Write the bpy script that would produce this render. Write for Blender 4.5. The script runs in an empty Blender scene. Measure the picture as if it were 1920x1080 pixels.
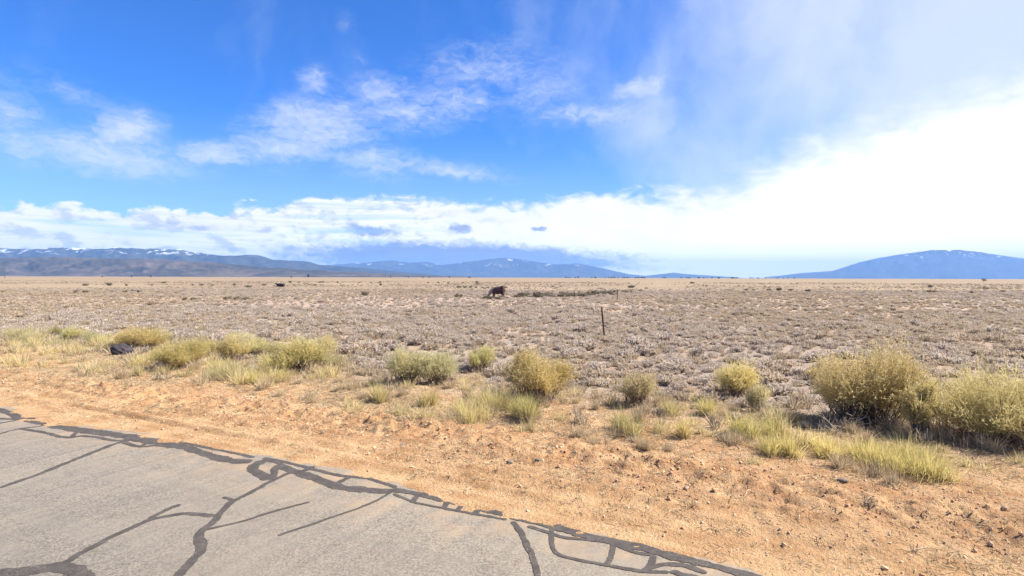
import bpy, bmesh, math, random
import numpy as np
from mathutils import Vector, Matrix, Euler

R = math.radians
SC = bpy.context.scene
COL = SC.collection
rng = np.random.default_rng(11)
random.seed(11)

# ------------------------------------------------------------------ camera
CAM_H = 2.5
cam_d = bpy.data.cameras.new("camera")
cam_d.sensor_width = 36.0
cam_d.lens = 20.0
cam_d.clip_start = 0.1
cam_d.clip_end = 200000.0
cam = bpy.data.objects.new("camera", cam_d)
COL.objects.link(cam)
cam.matrix_world = (Matrix.Translation((0, 0, CAM_H)) @ Matrix.Rotation(R(90 - 1.058), 4, 'X')
                    @ Matrix.Rotation(R(0.164), 4, 'Z'))
SC.camera = cam

# ------------------------------------------------------------------ light
SUN_EL, SUN_AZ = 46.0, 87.0          # azimuth clockwise from the view direction (+Y)
SKY_STRENGTH = 0.065
EXPOSURE = 1.42
ALB = 0.70                           # overall reflectance of dry ground and plants under this exposure
sd = Vector((math.sin(R(SUN_AZ)) * math.cos(R(SUN_EL)), math.cos(R(SUN_AZ)) * math.cos(R(SUN_EL)), math.sin(R(SUN_EL))))
sun_d = bpy.data.lights.new("sun", 'SUN')
sun_d.energy = 4.9
sun_d.angle = R(0.55)
sun_d.color = (1.0, 0.95, 0.87)
sun = bpy.data.objects.new("sun", sun_d)
COL.objects.link(sun)
sun.rotation_euler = sd.to_track_quat('Z', 'Y').to_euler()

SC.view_settings.view_transform = 'Standard'
SC.view_settings.look = 'None'
SC.view_settings.exposure = EXPOSURE
SC.view_settings.gamma = 1.0
SC.view_settings.use_curve_mapping = False
SC.cycles.use_denoising = True
SC.cycles.max_bounces = 6
SC.cycles.diffuse_bounces = 3
SC.cycles.transmission_bounces = 3
SC.cycles.volume_bounces = 2


# ------------------------------------------------------------------ node helper
class NT:
    """small helper to write node graphs as expressions"""
    def __init__(self, tree):
        self.t = tree
        self.n = tree.nodes
        self.l = tree.links

    def node(self, kind, **kw):
        nd = self.n.new(kind)
        for k, v in kw.items():
            setattr(nd, k, v)
        return nd

    def put(self, sock, val):
        if val is None:
            return
        if isinstance(val, bpy.types.NodeSocket):
            self.l.new(val, sock)
        else:
            sock.default_value = val

    def m(self, op, a, b=None, c=None, clamp=False):
        nd = self.node('ShaderNodeMath', operation=op, use_clamp=clamp)
        for i, v in enumerate((a, b, c)):
            self.put(nd.inputs[i], v)
        return nd.outputs[0]

    def vm(self, op, a, b=None):
        nd = self.node('ShaderNodeVectorMath', operation=op)
        self.put(nd.inputs[0], a)
        if b is not None:
            if op == 'SCALE':
                self.put(nd.inputs['Scale'], b)
            else:
                self.put(nd.inputs[1], b)
        return nd.outputs['Value'] if op in ('DOT_PRODUCT', 'LENGTH') else nd.outputs[0]

    def noise(self, vec, scale, detail=4.0, rough=0.55, dist=0.0, color=False, lac=2.0):
        nd = self.node('ShaderNodeTexNoise')
        self.put(nd.inputs['Vector'], vec)
        nd.inputs['Scale'].default_value = scale
        nd.inputs['Detail'].default_value = detail
        nd.inputs['Roughness'].default_value = rough
        nd.inputs['Lacunarity'].default_value = lac
        nd.inputs['Distortion'].default_value = dist
        return nd.outputs['Color'] if color else nd.outputs[0]

    def ss(self, v, lo, hi, a=0.0, b=1.0):
        nd = self.node('ShaderNodeMapRange', interpolation_type='SMOOTHSTEP')
        for i, x in enumerate((v, lo, hi, a, b)):
            self.put(nd.inputs[i], x)
        return nd.outputs[0]

    def mix(self, f, a, b, mode='MIX'):
        nd = self.node('ShaderNodeMix', data_type='RGBA', blend_type=mode)
        self.put(nd.inputs[0], f)
        for s, v in ((nd.inputs[6], a), (nd.inputs[7], b)):
            if isinstance(v, (tuple, list)) and len(v) == 3:
                v = (*v, 1.0)
            self.put(s, v)
        return nd.outputs[2]

    def xyz(self, vec):
        nd = self.node('ShaderNodeSeparateXYZ')
        self.put(nd.inputs[0], vec)
        return nd.outputs

    def comb(self, x=0.0, y=0.0, z=0.0):
        nd = self.node('ShaderNodeCombineXYZ')
        for i, v in enumerate((x, y, z)):
            self.put(nd.inputs[i], v)
        return nd.outputs[0]

    def curve(self, v, pts):
        nd = self.node('ShaderNodeFloatCurve')
        c = nd.mapping.curves[0]
        while len(c.points) < len(pts):
            c.points.new(0.5, 0.5)
        for p, (x, y) in zip(c.points, pts):
            p.location = (x, y)
            p.handle_type = 'AUTO'
        nd.mapping.update()
        self.put(nd.inputs[1], v)
        return nd.outputs[0]

    def blob(self, vec, loc, size, rot=0.0):
        """1 at the middle of an ellipse, falling to 0 at its rim"""
        mp = self.node('ShaderNodeMapping', vector_type='TEXTURE')
        self.put(mp.inputs[0], vec)
        mp.inputs['Location'].default_value = (*loc, 0)
        mp.inputs['Rotation'].default_value = (0, 0, R(rot))
        mp.inputs['Scale'].default_value = (*size, 1)
        g = self.node('ShaderNodeTexGradient', gradient_type='SPHERICAL')
        self.l.new(mp.outputs[0], g.inputs[0])
        return g.outputs['Fac'] if 'Fac' in g.outputs else g.outputs[1]


# ------------------------------------------------------------------ sky
world = bpy.data.worlds.new("World")
SC.world = world
world.use_nodes = True
world.node_tree.nodes.clear()
W = NT(world.node_tree)
sky = W.node('ShaderNodeTexSky', sky_type='NISHITA')
sky.sun_disc = False
sky.sun_elevation = R(SUN_EL)
sky.sun_rotation = R(SUN_AZ)
sky.altitude = 2300.0
sky.air_density = 1.0
sky.dust_density = 0.5
sky.ozone_density = 2.0
tc = W.node('ShaderNodeTexCoord').outputs['Generated']
dx, dy, dz = W.xyz(tc)
AZ = W.m('MULTIPLY', W.m('ARCTAN2', dx, dy), 57.2958)            # degrees from +Y, clockwise
EL = W.m('MULTIPLY', W.m('ARCSINE', dz), 57.2958)
AE = W.comb(AZ, EL, 0.0)
# slow and quick swirls that tear the cloud edges
w1 = W.vm('SUBTRACT', W.noise(AE, 0.16, 3, 0.55, color=True), (0.5, 0.5, 0.5))
w2 = W.vm('SUBTRACT', W.noise(AE, 0.75, 4, 0.6, color=True), (0.5, 0.5, 0.5))
AEw = W.vm('ADD', AE, W.vm('ADD', W.vm('MULTIPLY', w1, (1.6, 0.7, 0)), W.vm('MULTIPLY', w2, (1.9, 1.1, 0))))
streak = W.noise(W.vm('MULTIPLY', AEw, (0.20, 0.55, 1)), 1.0, 8, 0.62)
fine = W.noise(W.vm('MULTIPLY', AEw, (0.75, 1.7, 1)), 1.0, 9, 0.66, 0.5)
KC = 5.75 * 1.0

base = W.mix(1.0, sky.outputs[0], (0.27, 0.74, 1.42), 'MULTIPLY')
# thin high cirrus, thicker towards the sun side
side = W.ss(AZ, -10.0, 38.0)
back = W.ss(AZ, 95.0, 170.0, 1.0, 0.6)
side = W.m('MULTIPLY', side, back)
cirrus = W.noise(W.vm('MULTIPLY', AEw, (0.085, 0.05, 1)), 1.0, 6, 0.55, 0.4)
veil = W.m('ADD', W.m('MULTIPLY', side, 0.95), W.m('MULTIPLY', W.m('SUBTRACT', cirrus, 0.5), 1.7))
veil = W.ss(veil, 0.0, 1.05, 0.0, 0.80)
low = W.ss(EL, 0.0, 16.0, 0.42, 0.0)
veil = W.m('MAXIMUM', veil, low)
col = W.mix(veil, base, (0.88 * KC, 0.95 * KC, 1.06 * KC))
# torn wisps of mid-level cloud
BLOBS = [(-41.3, 12.0, 4.5, 3.2, -25), (-37.6, 14.2, 4.5, 1.7, -20), (-33.9, 11.6, 3.2, 2.6, 0), (-35.2, 9.9, 9.0, 2.0, 0),
         (-27.8, 10.7, 4.5, 1.3, 4), (-19.1, 17.8, 2.2, 1.6, 0), (-16.3, 22.8, 1.3, 1.5, 0), (-14.9, 19.9, 1.1, 1.5, 20),
         (-19.0, 13.8, 8.0, 3.6, 14), (-22.6, 11.9, 5.0, 1.9, 10), (-3.0, 20.0, 9.0, 3.2, 6), (-10.6, 15.8, 7.5, 2.6, 6),
         (-13.0, 17.6, 5.5, 2.0, 5), (-6.0, 16.8, 8.0, 3.2, 8), (12.3, 17.9, 3.6, 1.0, 10), (7.0, 16.0, 9.5, 1.7, -3),
         (-13.7, 11.2, 6.5, 2.4, -8), (-6.3, 10.6, 9.0, 1.1, -6), (2.5, 18.2, 6.5, 3.6, 0),
         (70, 24, 22, 6, 5), (-75, 18, 20, 5, 0), (-120, 30, 26, 9, 10), (150, 26, 30, 8, 0), (-20, 48, 30, 8, 10), (40, 55, 26, 9, 0)]
AMP = [.7, .6, 1.3, 1.25, 1.15, 1.0, .5, .45, 1.2, 1.1, .8, .9, .9, .8, 1.15, .8, .9, 1.0, .7] + [.8] * 6
acc = None
for (a, e, sa, se, ro), am in zip(BLOBS, AMP):
    b = W.blob(AEw, (a, e), (sa * 1.35, se * 1.4), ro)
    b = W.m('MULTIPLY', b, am)
    acc = b if acc is None else W.m('MAXIMUM', acc, b)
wd = W.m('ADD', acc, W.m('MULTIPLY', W.m('SUBTRACT', W.m('ADD', W.m('MULTIPLY', streak, 0.5), W.m('MULTIPLY', fine, 0.5)), 0.5), 3.0))
wisp = W.m('MULTIPLY', W.ss(wd, 0.0, 1.7), W.ss(acc, 0.0, 0.75))
col = W.mix(W.m('MULTIPLY', wisp, 0.88), col, (0.86 * KC, 0.92 * KC, 1.02 * KC))
# the low bank: broken cumulus on the left, a white sheet rising to the right
TOP = [(-180, 4.5), (-60, 5.6), (-42, 5.6), (-34, 5.5), (-24, 6.4), (-17, 7.8), (-8.5, 8.1), (0, 7.8), (5, 8.4), (16, 8.8),
       (24, 12.2), (29, 14.2), (35, 15.6), (42, 16.8), (70, 17.0), (120, 11.0), (180, 4.5)]
etop = W.m('MULTIPLY', W.curve(W.m('DIVIDE', W.m('ADD', AZ, 180.0), 360.0), [((a + 180) / 360, e / 20) for a, e in TOP]), 20.0)
puff = W.noise(W.vm('MULTIPLY', AE, (0.34, 0.62, 1)), 1.0, 7, 0.58, 0.3)
puff_up = W.noise(W.vm('MULTIPLY', W.vm('ADD', AE, (0.5, 0.55, 0)), (0.34, 0.62, 1)), 1.0, 7, 0.58, 0.3)
depth = W.m('ADD', W.m('SUBTRACT', etop, EL), W.m('MULTIPLY', W.m('SUBTRACT', puff, 0.5), W.ss(AZ, -10.0, 24.0, 4.2, 4.8)))
depth = W.m('ADD', depth, W.m('MULTIPLY', W.m('SUBTRACT', streak, 0.5), 2.5))
bank = W.ss(depth, -0.1, W.m('ADD', W.ss(AZ, -22.0, 0.0, 0.55, 1.5), W.ss(AZ, 10.0, 30.0, 0.0, 5.0)))
left = W.ss(AZ, -16.0, 2.0, 1.0, 0.0)
# gaps of pale sky between the left-hand rows
rows = W.noise(W.vm('MULTIPLY', AE, (0.05, 0.9, 1)), 1.0, 5, 0.55, 0.8)
gap = W.m('MULTIPLY', W.m('MULTIPLY', left, W.ss(rows, 0.50, 0.70)), W.ss(EL, 2.2, 4.8, 0.2, 0.9))
bank = W.m('MULTIPLY', bank, W.m('SUBTRACT', 1.0, W.m('MULTIPLY', gap, 0.8)))
under = W.ss(W.m('SUBTRACT', puff_up, puff), -0.02, 0.16)
shade = W.m('MULTIPLY', W.m('ADD', W.m('MULTIPLY', under, 0.75), W.m('MULTIPLY', W.ss(rows, 0.5, 0.35), 0.35)), W.ss(AZ, -14.0, 6.0, 0.75, 0.0))
bcol = W.mix(shade, (1.22 * KC, 1.19 * KC, 1.16 * KC), (0.46 * KC, 0.53 * KC, 0.76 * KC))
bcol = W.vm('SCALE', bcol, W.m('MULTIPLY', W.m('ADD', 0.86, W.m('MULTIPLY', W.ss(depth, 0.5, 8.0, 0.14, 0.49), W.ss(AZ, -4.0, 22.0, 1.0, 1.0))), back))
# blue-grey cloud base over the far range
bb = W.blob(AEw, (-5.0, 1.9), (24.0, 2.3), -1.5)
AEs = W.vm('ADD', AE, W.vm('MULTIPLY', W.vm('SUBTRACT', W.noise(AE, 1.6, 5, 0.65, color=True), (0.5, 0.5, 0.5)), (1.6, 0.9, 0)))
bb2 = W.m('MAXIMUM', W.blob(AEs, (-13.9, 4.5), (4.2, 0.8), -4), W.m('MAXIMUM', W.blob(AEs, (-5.1, 4.85), (2.0, 0.9), -6), W.blob(AEs, (2.7, 4.85), (1.3, 0.4), 0)))
dark = W.ss(W.m('ADD', bb, W.m('MULTIPLY', W.m('SUBTRACT', fine, 0.5), 0.7)), 0.10, 0.55, 0.0, 0.9)
dark2 = W.ss(W.m('ADD', bb2, W.m('MULTIPLY', W.m('SUBTRACT', fine, 0.5), 0.9)), 0.2, 0.7, 0.0, 0.75)
bcol = W.mix(W.m('MAXIMUM', dark, dark2), bcol, (0.20 * KC, 0.30 * KC, 0.58 * KC))
col = W.mix(W.m('MULTIPLY', bank, 0.97), col, bcol)
bg = W.node('ShaderNodeBackground')
W.put(bg.inputs[0], col)
bg.inputs[1].default_value = SKY_STRENGTH
wo = W.node('ShaderNodeOutputWorld')
W.l.new(bg.outputs[0], wo.inputs[0])


# ------------------------------------------------------------------ object helpers
def link(o, parent=None):
    COL.objects.link(o)
    if parent is not None:
        o.parent = parent
    return o


def tag(o, label=None, cat=None, group=None, kind=None):
    if label: o["label"] = label
    if cat: o["category"] = cat
    if group: o["group"] = group
    if kind: o["kind"] = kind
    return o


def empty(name, loc, rz=0.0):
    o = bpy.data.objects.new(name, None)
    o.empty_display_size = 0.2
    link(o)
    o.location = loc
    o.rotation_euler = (0, 0, rz)
    return o


def mesh_np(name, V, faces, mat=None, tint=None, smooth=False):
    """faces: list of integer arrays (n,k) with the same k within each array"""
    V = np.asarray(V, dtype=np.float32).reshape(-1, 3)
    me = bpy.data.meshes.new(name)
    me.vertices.add(len(V))
    me.vertices.foreach_set("co", V.ravel())
    faces = [np.asarray(f, dtype=np.int32) for f in faces if len(f)]
    loops = np.concatenate([f.ravel() for f in faces])
    tot = np.concatenate([np.full(len(f), f.shape[1], dtype=np.int32) for f in faces])
    start = np.concatenate([[0], np.cumsum(tot)[:-1]]).astype(np.int32)
    me.loops.add(len(loops))
    me.loops.foreach_set("vertex_index", loops)
    me.polygons.add(len(tot))
    me.polygons.foreach_set("loop_start", start)
    me.polygons.foreach_set("loop_total", tot)
    if smooth:
        me.polygons.foreach_set("use_smooth", np.ones(len(tot), dtype=bool))
    if tint is not None:
        at = me.attributes.new("tint", 'FLOAT', 'POINT')
        at.data.foreach_set("value", np.asarray(tint, dtype=np.float32))
    me.update(calc_edges=True)
    me.validate()
    if mat: me.materials.append(mat)
    return me


def obj(name, me, parent=None):
    return link(bpy.data.objects.new(name, me), parent)


# value noise for shapes
def _h(ix, iy, s):
    n = (ix.astype(np.int64) * 374761393 + iy.astype(np.int64) * 668265263 + s * 1274126177) & 0x7fffffff
    n = ((n ^ (n >> 13)) * 1103515245) & 0x7fffffff
    n = ((n ^ (n >> 16)) * 1103515245) & 0x7fffffff
    return (n & 0xffff) / 65535.0


def vnoise(x, y, s=0):
    x = np.asarray(x, float); y = np.asarray(y, float)
    ix, iy = np.floor(x), np.floor(y)
    fx, fy = x - ix, y - iy
    fx = fx * fx * (3 - 2 * fx); fy = fy * fy * (3 - 2 * fy)
    a = _h(ix, iy, s); b = _h(ix + 1, iy, s); c = _h(ix, iy + 1, s); d = _h(ix + 1, iy + 1, s)
    return (a * (1 - fx) + b * fx) * (1 - fy) + (c * (1 - fx) + d * fx) * fy


def fbm(x, y, octv=4, s=0, g=0.5):
    t = 0.0; a = 1.0; n = 0.0
    for i in range(octv):
        t = t + a * (vnoise(x * 2 ** i, y * 2 ** i, s + i * 7) - 0.5)
        n += a; a *= g
    return t / n * 2


# ------------------------------------------------------------------ materials
def mat_new(name):
    m = bpy.data.materials.new(name)
    m.use_nodes = True
    m.node_tree.nodes.clear()
    t = NT(m.node_tree)
    out = t.node('ShaderNodeOutputMaterial')
    return m, t, out


def mat_plain(name, col, rough=0.8, var=0.25, scale=6.0, bump=0.0, bscale=40.0):
    m, t, out = mat_new(name)
    p = t.node('ShaderNodeBsdfPrincipled')
    co = t.node('ShaderNodeTexCoord').outputs['Object']
    n = t.noise(co, scale, 5, 0.6)
    c = t.mix(t.ss(n, 0.3, 0.7), tuple(x * (1 - var) for x in col), tuple(min(1, x * (1 + var)) for x in col))
    t.put(p.inputs['Base Color'], t.vm('SCALE', c, ALB))
    p.inputs['Roughness'].default_value = rough
    p.inputs['Specular IOR Level'].default_value = 0.25
    if bump:
        b = t.node('ShaderNodeBump')
        b.inputs['Strength'].default_value = bump
        b.inputs['Distance'].default_value = 0.02
        t.put(b.inputs['Height'], t.noise(co, bscale, 4, 0.6))
        t.put(p.inputs['Normal'], b.outputs[0])
    t.l.new(p.outputs[0], out.inputs[0])
    return m


def mat_leaf(name, ca, cb, trans=0.35, var=0.16):
    """dry leaves and stems: two tones picked blade by blade, a little light coming through"""
    m, t, out = mat_new(name)
    at = t.node('ShaderNodeAttribute', attribute_name='tint').outputs['Fac']
    oi = t.node('ShaderNodeObjectInfo')
    c = t.mix(at, ca, cb)
    c = t.mix(1.0, c, oi.outputs['Color'], 'MULTIPLY')
    g = t.m('MULTIPLY', t.m('ADD', t.m('MULTIPLY', oi.outputs['Random'], 2 * var), 1.0 - var), ALB * 1.06)
    c = t.vm('SCALE', c, g)
    d = t.node('ShaderNodeBsdfDiffuse')
    t.put(d.inputs[0], c)
    tr = t.node('ShaderNodeBsdfTranslucent')
    t.put(tr.inputs[0], c)
    mx = t.node('ShaderNodeMixShader')
    mx.inputs[0].default_value = trans
    t.l.new(d.outputs[0], mx.inputs[1]); t.l.new(tr.outputs[0], mx.inputs[2])
    t.l.new(mx.outputs[0], out.inputs[0])
    return m


M = {}
M['gold_leaf'] = mat_leaf('gold_leaf', (0.72, 0.60, 0.26), (0.92, 0.79, 0.42), 0.5)
M['green_leaf'] = mat_leaf('green_leaf', (0.65, 0.58, 0.28), (0.89, 0.78, 0.43), 0.5)
M['pale_leaf'] = mat_leaf('pale_leaf', (0.70, 0.63, 0.38), (0.92, 0.82, 0.55), 0.5)
M['flower'] = mat_leaf('flower_head', (0.74, 0.57, 0.26), (0.86, 0.72, 0.44), 0.35)
M['wood'] = mat_leaf('woody_stem', (0.17, 0.12, 0.10), (0.36, 0.27, 0.21), 0.0)
M['straw'] = mat_leaf('dry_straw', (0.52, 0.39, 0.23), (0.74, 0.60, 0.40), 0.35)
M['grass'] = mat_leaf('roadside_grass', (0.66, 0.535, 0.24), (0.92, 0.765, 0.45), 0.45)
M['field_straw'] = mat_leaf('field_straw', (0.47, 0.37, 0.25), (0.64, 0.52, 0.37), 0.35)
M['sage'] = mat_leaf('grey_sage', (0.61, 0.505, 0.405), (0.82, 0.695, 0.57), 0.42, 0.10)
M['sage_tan'] = mat_leaf('tan_sage', (0.58, 0.46, 0.33), (0.78, 0.64, 0.47), 0.40, 0.10)
M['dark_shrub'] = mat_leaf('dark_shrub_leaf', (0.22, 0.19, 0.135), (0.42, 0.36, 0.265), 0.3)
M['far_tree'] = mat_leaf('far_tree_leaf', (0.04, 0.045, 0.04), (0.08, 0.08, 0.06), 0.1)
M['trunk'] = mat_plain('trunk_bark', (0.09, 0.07, 0.055))
M['stone'] = mat_plain('pebble_stone', (0.50, 0.38, 0.29), 0.9, 0.3, 3.0)
M['redclod'] = mat_plain('red_clod', (0.58, 0.33, 0.175), 0.95, 0.2, 3.0)
M['paleclod'] = mat_plain('pale_clod', (0.66, 0.46, 0.29), 0.95, 0.25, 3.0)
M['basalt'] = mat_plain('basalt', (0.055, 0.048, 0.055), 0.85, 0.4, 9.0, 0.6, 22.0)
M['dark_stone'] = mat_plain('dark_stone', (0.26, 0.20, 0.16), 0.9, 0.4, 8.0, 0.4, 30.0)
M['rust'] = mat_plain('rusty_steel', (0.085, 0.045, 0.03), 0.75, 0.5, 14.0, 0.3, 60.0)
M['pole_wood'] = mat_plain('weathered_pole', (0.16, 0.13, 0.11), 0.9, 0.3, 5.0)
M['hide_black'] = mat_plain('black_hide', (0.016, 0.013, 0.014), 0.6, 0.3, 4.0)
M['horn'] = mat_plain('hoof_horn', (0.06, 0.05, 0.04), 0.6)


# ------------------------------------------------------------------ the road's frame: u along it, v outwards from its edge
UX, UY = 0.89458, -0.44692
VX, VY = 0.44692, 0.89458
V0 = 5.327
TAR = [
    (0.072, [(-6.03, 6.67), (-5.96, 7.16), (-5.96, 7.78), (-5.92, 8.45), (-5.82, 8.68)]),
    (0.065, [(-8.12, 8.71), (-8.12, 8.98), (-8.07, 9.27), (-7.85, 9.41), (-7.85, 9.58)]),
    (0.078, [(-8.04, 9.27), (-7.57, 9.11), (-7.03, 8.81), (-6.83, 8.76), (-6.73, 8.88), (-6.41, 8.79), (-6.02, 8.59), (-5.84, 8.68)]),
    (0.158, [(-10.22, 10.86), (-9.58, 10.61), (-8.66, 10.01), (-7.89, 9.58)]),
    (0.078, [(-9.39, 10.08), (-8.97, 9.93), (-8.49, 9.86), (-7.83, 9.54)]),
    (0.078, [(-8.73, 9.57), (-8.62, 9.75), (-8.54, 9.97), (-8.32, 10.05)]),
    (0.193, [(-7.94, 9.65), (-7.27, 9.31), (-6.54, 9.03), (-6.00, 8.85), (-5.39, 8.54), (-4.88, 8.30)]),
    (0.078, [(-6.83, 8.76), (-6.94, 9.00), (-7.01, 9.15), (-7.16, 9.28)]),
    (0.072, [(-5.83, 8.51), (-5.45, 8.30), (-5.28, 8.38), (-5.05, 8.35)]),
    (0.065, [(-5.92, 8.45), (-5.92, 8.85), (-5.95, 8.97)]),
    (0.065, [(-5.45, 8.30), (-5.48, 8.63), (-5.43, 8.74)]),
    (0.158, [(-5.04, 8.46), (-4.54, 8.13), (-4.06, 7.82), (-3.69, 7.64), (-3.51, 7.68)]),
    (0.065, [(-5.04, 8.57), (-4.53, 8.31), (-4.02, 8.06), (-3.55, 7.82)]),
    (0.072, [(-2.78, 4.62), (-2.81, 4.95), (-2.82, 5.16), (-2.89, 5.31), (-3.01, 5.43), (-3.06, 5.59), (-3.03, 5.75), (-3.08, 6.00), (-3.11, 6.29), (-3.03, 6.52), (-2.96, 6.85), (-2.85, 7.19), (-2.77, 7.27)]),
    (0.052, [(-2.81, 4.99), (-2.87, 5.17), (-2.99, 5.36), (-3.03, 5.50)]),
    (0.065, [(-4.41, 4.76), (-4.33, 4.77), (-4.10, 4.84), (-3.89, 4.89), (-3.88, 5.09), (-3.84, 5.38), (-3.77, 5.61), (-3.73, 5.80), (-3.58, 5.90), (-3.40, 5.96), (-3.09, 5.90)]),
    (0.065, [(-3.73, 5.82), (-3.70, 6.02), (-3.67, 6.14), (-3.61, 6.19)]),
    (0.158, [(-4.33, 4.68), (-4.11, 4.73), (-3.93, 4.84), (-3.69, 4.80), (-3.47, 4.62)]),
    (0.039, [(-3.02, 5.57), (-2.79, 5.73), (-2.58, 5.96), (-2.34, 6.20), (-2.23, 6.29)]),
    (0.039, [(-2.26, 5.45), (-2.04, 5.68), (-1.88, 5.86), (-1.69, 6.06), (-1.53, 6.27), (-1.37, 6.62)]),
    (0.046, [(-3.27, 6.41), (-3.12, 6.32), (-3.04, 6.35)]),
    (0.140, [(-3.40, 7.69), (-3.40, 7.49), (-3.35, 7.32), (-3.19, 7.14), (-2.96, 6.97)]),
    (0.078, [(-2.95, 6.96), (-3.02, 7.22), (-3.11, 7.45)]),
    (0.065, [(-3.44, 7.55), (-3.35, 7.73), (-3.15, 7.60), (-2.88, 7.39)]),
    (0.140, [(-3.11, 7.51), (-2.76, 7.25), (-2.35, 6.96), (-2.02, 6.71), (-1.76, 6.63), (-1.36, 6.60)]),
    (0.065, [(-3.43, 7.80), (-3.02, 7.62), (-2.53, 7.33), (-2.19, 7.11), (-1.78, 7.02)]),
    (0.078, [(-2.82, 7.22), (-2.67, 7.27), (-2.60, 7.47)]),
    (0.078, [(-2.12, 6.78), (-2.08, 6.93), (-2.01, 7.11)]),
    (0.058, [(-1.78, 7.02), (-1.47, 6.79), (-1.35, 6.70)]),
    (0.104, [(-1.42, 6.65), (-0.96, 6.46), (-0.56, 6.23), (-0.20, 6.02), (0.15, 5.80), (0.43, 5.65)]),
    (0.043, [(-1.36, 6.52), (-1.07, 6.26), (-0.73, 6.10), (-0.33, 5.94), (-0.05, 5.82)]),
    (0.052, [(-1.11, 6.27), (-1.07, 6.46), (-1.04, 6.52)]),
    (0.065, [(-0.75, 6.10), (-0.71, 6.26), (-0.70, 6.34)]),
    (0.065, [(-0.58, 6.04), (-0.54, 6.19), (-0.52, 6.25)]),
    (0.065, [(-0.39, 5.96), (-0.34, 6.09)]),
    (0.058, [(0.01, 5.78), (0.09, 5.55), (0.14, 5.35), (0.20, 5.03), (0.23, 4.64)]),
    (0.043, [(0.40, 5.66), (0.38, 5.38), (0.38, 5.19), (0.44, 5.07), (0.62, 4.97), (0.81, 4.90), (1.13, 4.80), (1.36, 4.78)]),
    (0.051, [(0.96, 5.30), (0.91, 5.09), (0.84, 4.90)]),
    (0.043, [(0.17, 5.68), (0.32, 5.56), (0.52, 5.42), (0.72, 5.38), (0.96, 5.30), (1.12, 5.13), (1.30, 5.07)]),
    (0.116, [(0.41, 5.67), (0.77, 5.43), (1.23, 5.22), (1.45, 5.06), (1.82, 4.85), (2.12, 4.65)]),
    (0.060, [(1.12, 4.81), (1.31, 4.92), (1.53, 4.89), (1.67, 4.75)]),
    (0.051, [(1.29, 5.07), (1.23, 4.94), (1.15, 4.81)]),
    (0.092, [(1.35, 4.80), (1.51, 4.68), (1.74, 4.56)]),
    (0.043, [(1.53, 4.89), (1.69, 4.95), (1.76, 4.87)]),
]
EDGE = [(-19.58, 15.32), (-13.74, 12.60), (-11.22, 11.47), (-9.77, 10.82), (-9.04, 10.44), (-8.20, 9.90), (-7.39, 9.51), (-6.62, 9.25), (-5.81, 8.95), (-5.23, 8.54), (-4.31, 8.18), (-3.64, 7.89), (-3.40, 7.85), (-2.86, 7.60), (-2.18, 7.25), (-1.72, 7.04), (-1.41, 6.81), (-0.98, 6.55), (-0.47, 6.25), (0.01, 5.97), (0.39, 5.73), (0.69, 5.54), (1.07, 5.34), (1.42, 5.16), (1.74, 4.94), (2.07, 4.73), (2.32, 4.53)]
MESA = [(-12311, 256), (-10202, 304), (-8094, 302), (-6830, 305), (-6155, 290), (-5565, 275), (-4722, 235), (-3880, 154), (-3374, 130), (-2615, 90), (-1687, 50), (-928, 27), (-84, 0)]
LEFT = [(-26302, 741), (-21243, 856), (-18209, 831), (-16185, 888), (-15174, 857), (-13993, 911), (-13320, 862), (-12982, 880), (-12561, 932), (-11971, 883), (-10623, 853), (-9781, 754), (-9107, 655), (-8601, 690), (-8011, 692), (-7556, 559), (-6747, 510), (-6410, 495), (-6073, 394), (-4724, 297), (-3375, 166), (-1856, 35)]
CENT = [(-13608, 591), (-11134, 690), (-9897, 756), (-8042, 885), (-6960, 980), (-6651, 950), (-5878, 860), (-4950, 924), (-4023, 711), (-2477, 931), (-1241, 1059), (-623, 1153), (149, 1124), (922, 1003), (2469, 760), (3551, 856), (4015, 826), (5253, 552), (6801, 216), (7730, 126), (8502, 221), (9336, 316), (10203, 226), (11750, 138), (13607, 19)]
DOME = [(14816, 54), (15930, 153), (17203, 316), (19113, 449), (20699, 963), (21969, 1253), (23557, 1512), (24987, 1707), (26737, 1728), (28013, 1588), (29291, 1401), (30567, 1245), (33121, 966), (35678, 560), (37282, 86)]

_eu = np.array([x * UX + y * UY for x, y in EDGE]); _ev = np.array([x * VX + y * VY - V0 for x, y in EDGE])
_o = np.argsort(_eu); _eu, _ev = _eu[_o], _ev[_o]


def uv(x, y):
    return x * UX + y * UY, x * VX + y * VY - V0


def edge_v(u):
    """where the broken asphalt edge lies, as an offset from the straight line"""
    return np.interp(u, _eu, _ev) + 0.07 + 0.05 * fbm(np.asarray(u) * 2.3, np.asarray(u) * 0 + 3.1, 3, 5) + 0.05 * fbm(np.asarray(u) * 7.0, np.asarray(u) * 0 + 8.1, 4, 6, 0.7)


def sst(x, a, b):
    t = np.clip((x - a) / (b - a), 0, 1)
    return t * t * (3 - 2 * t)


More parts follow.
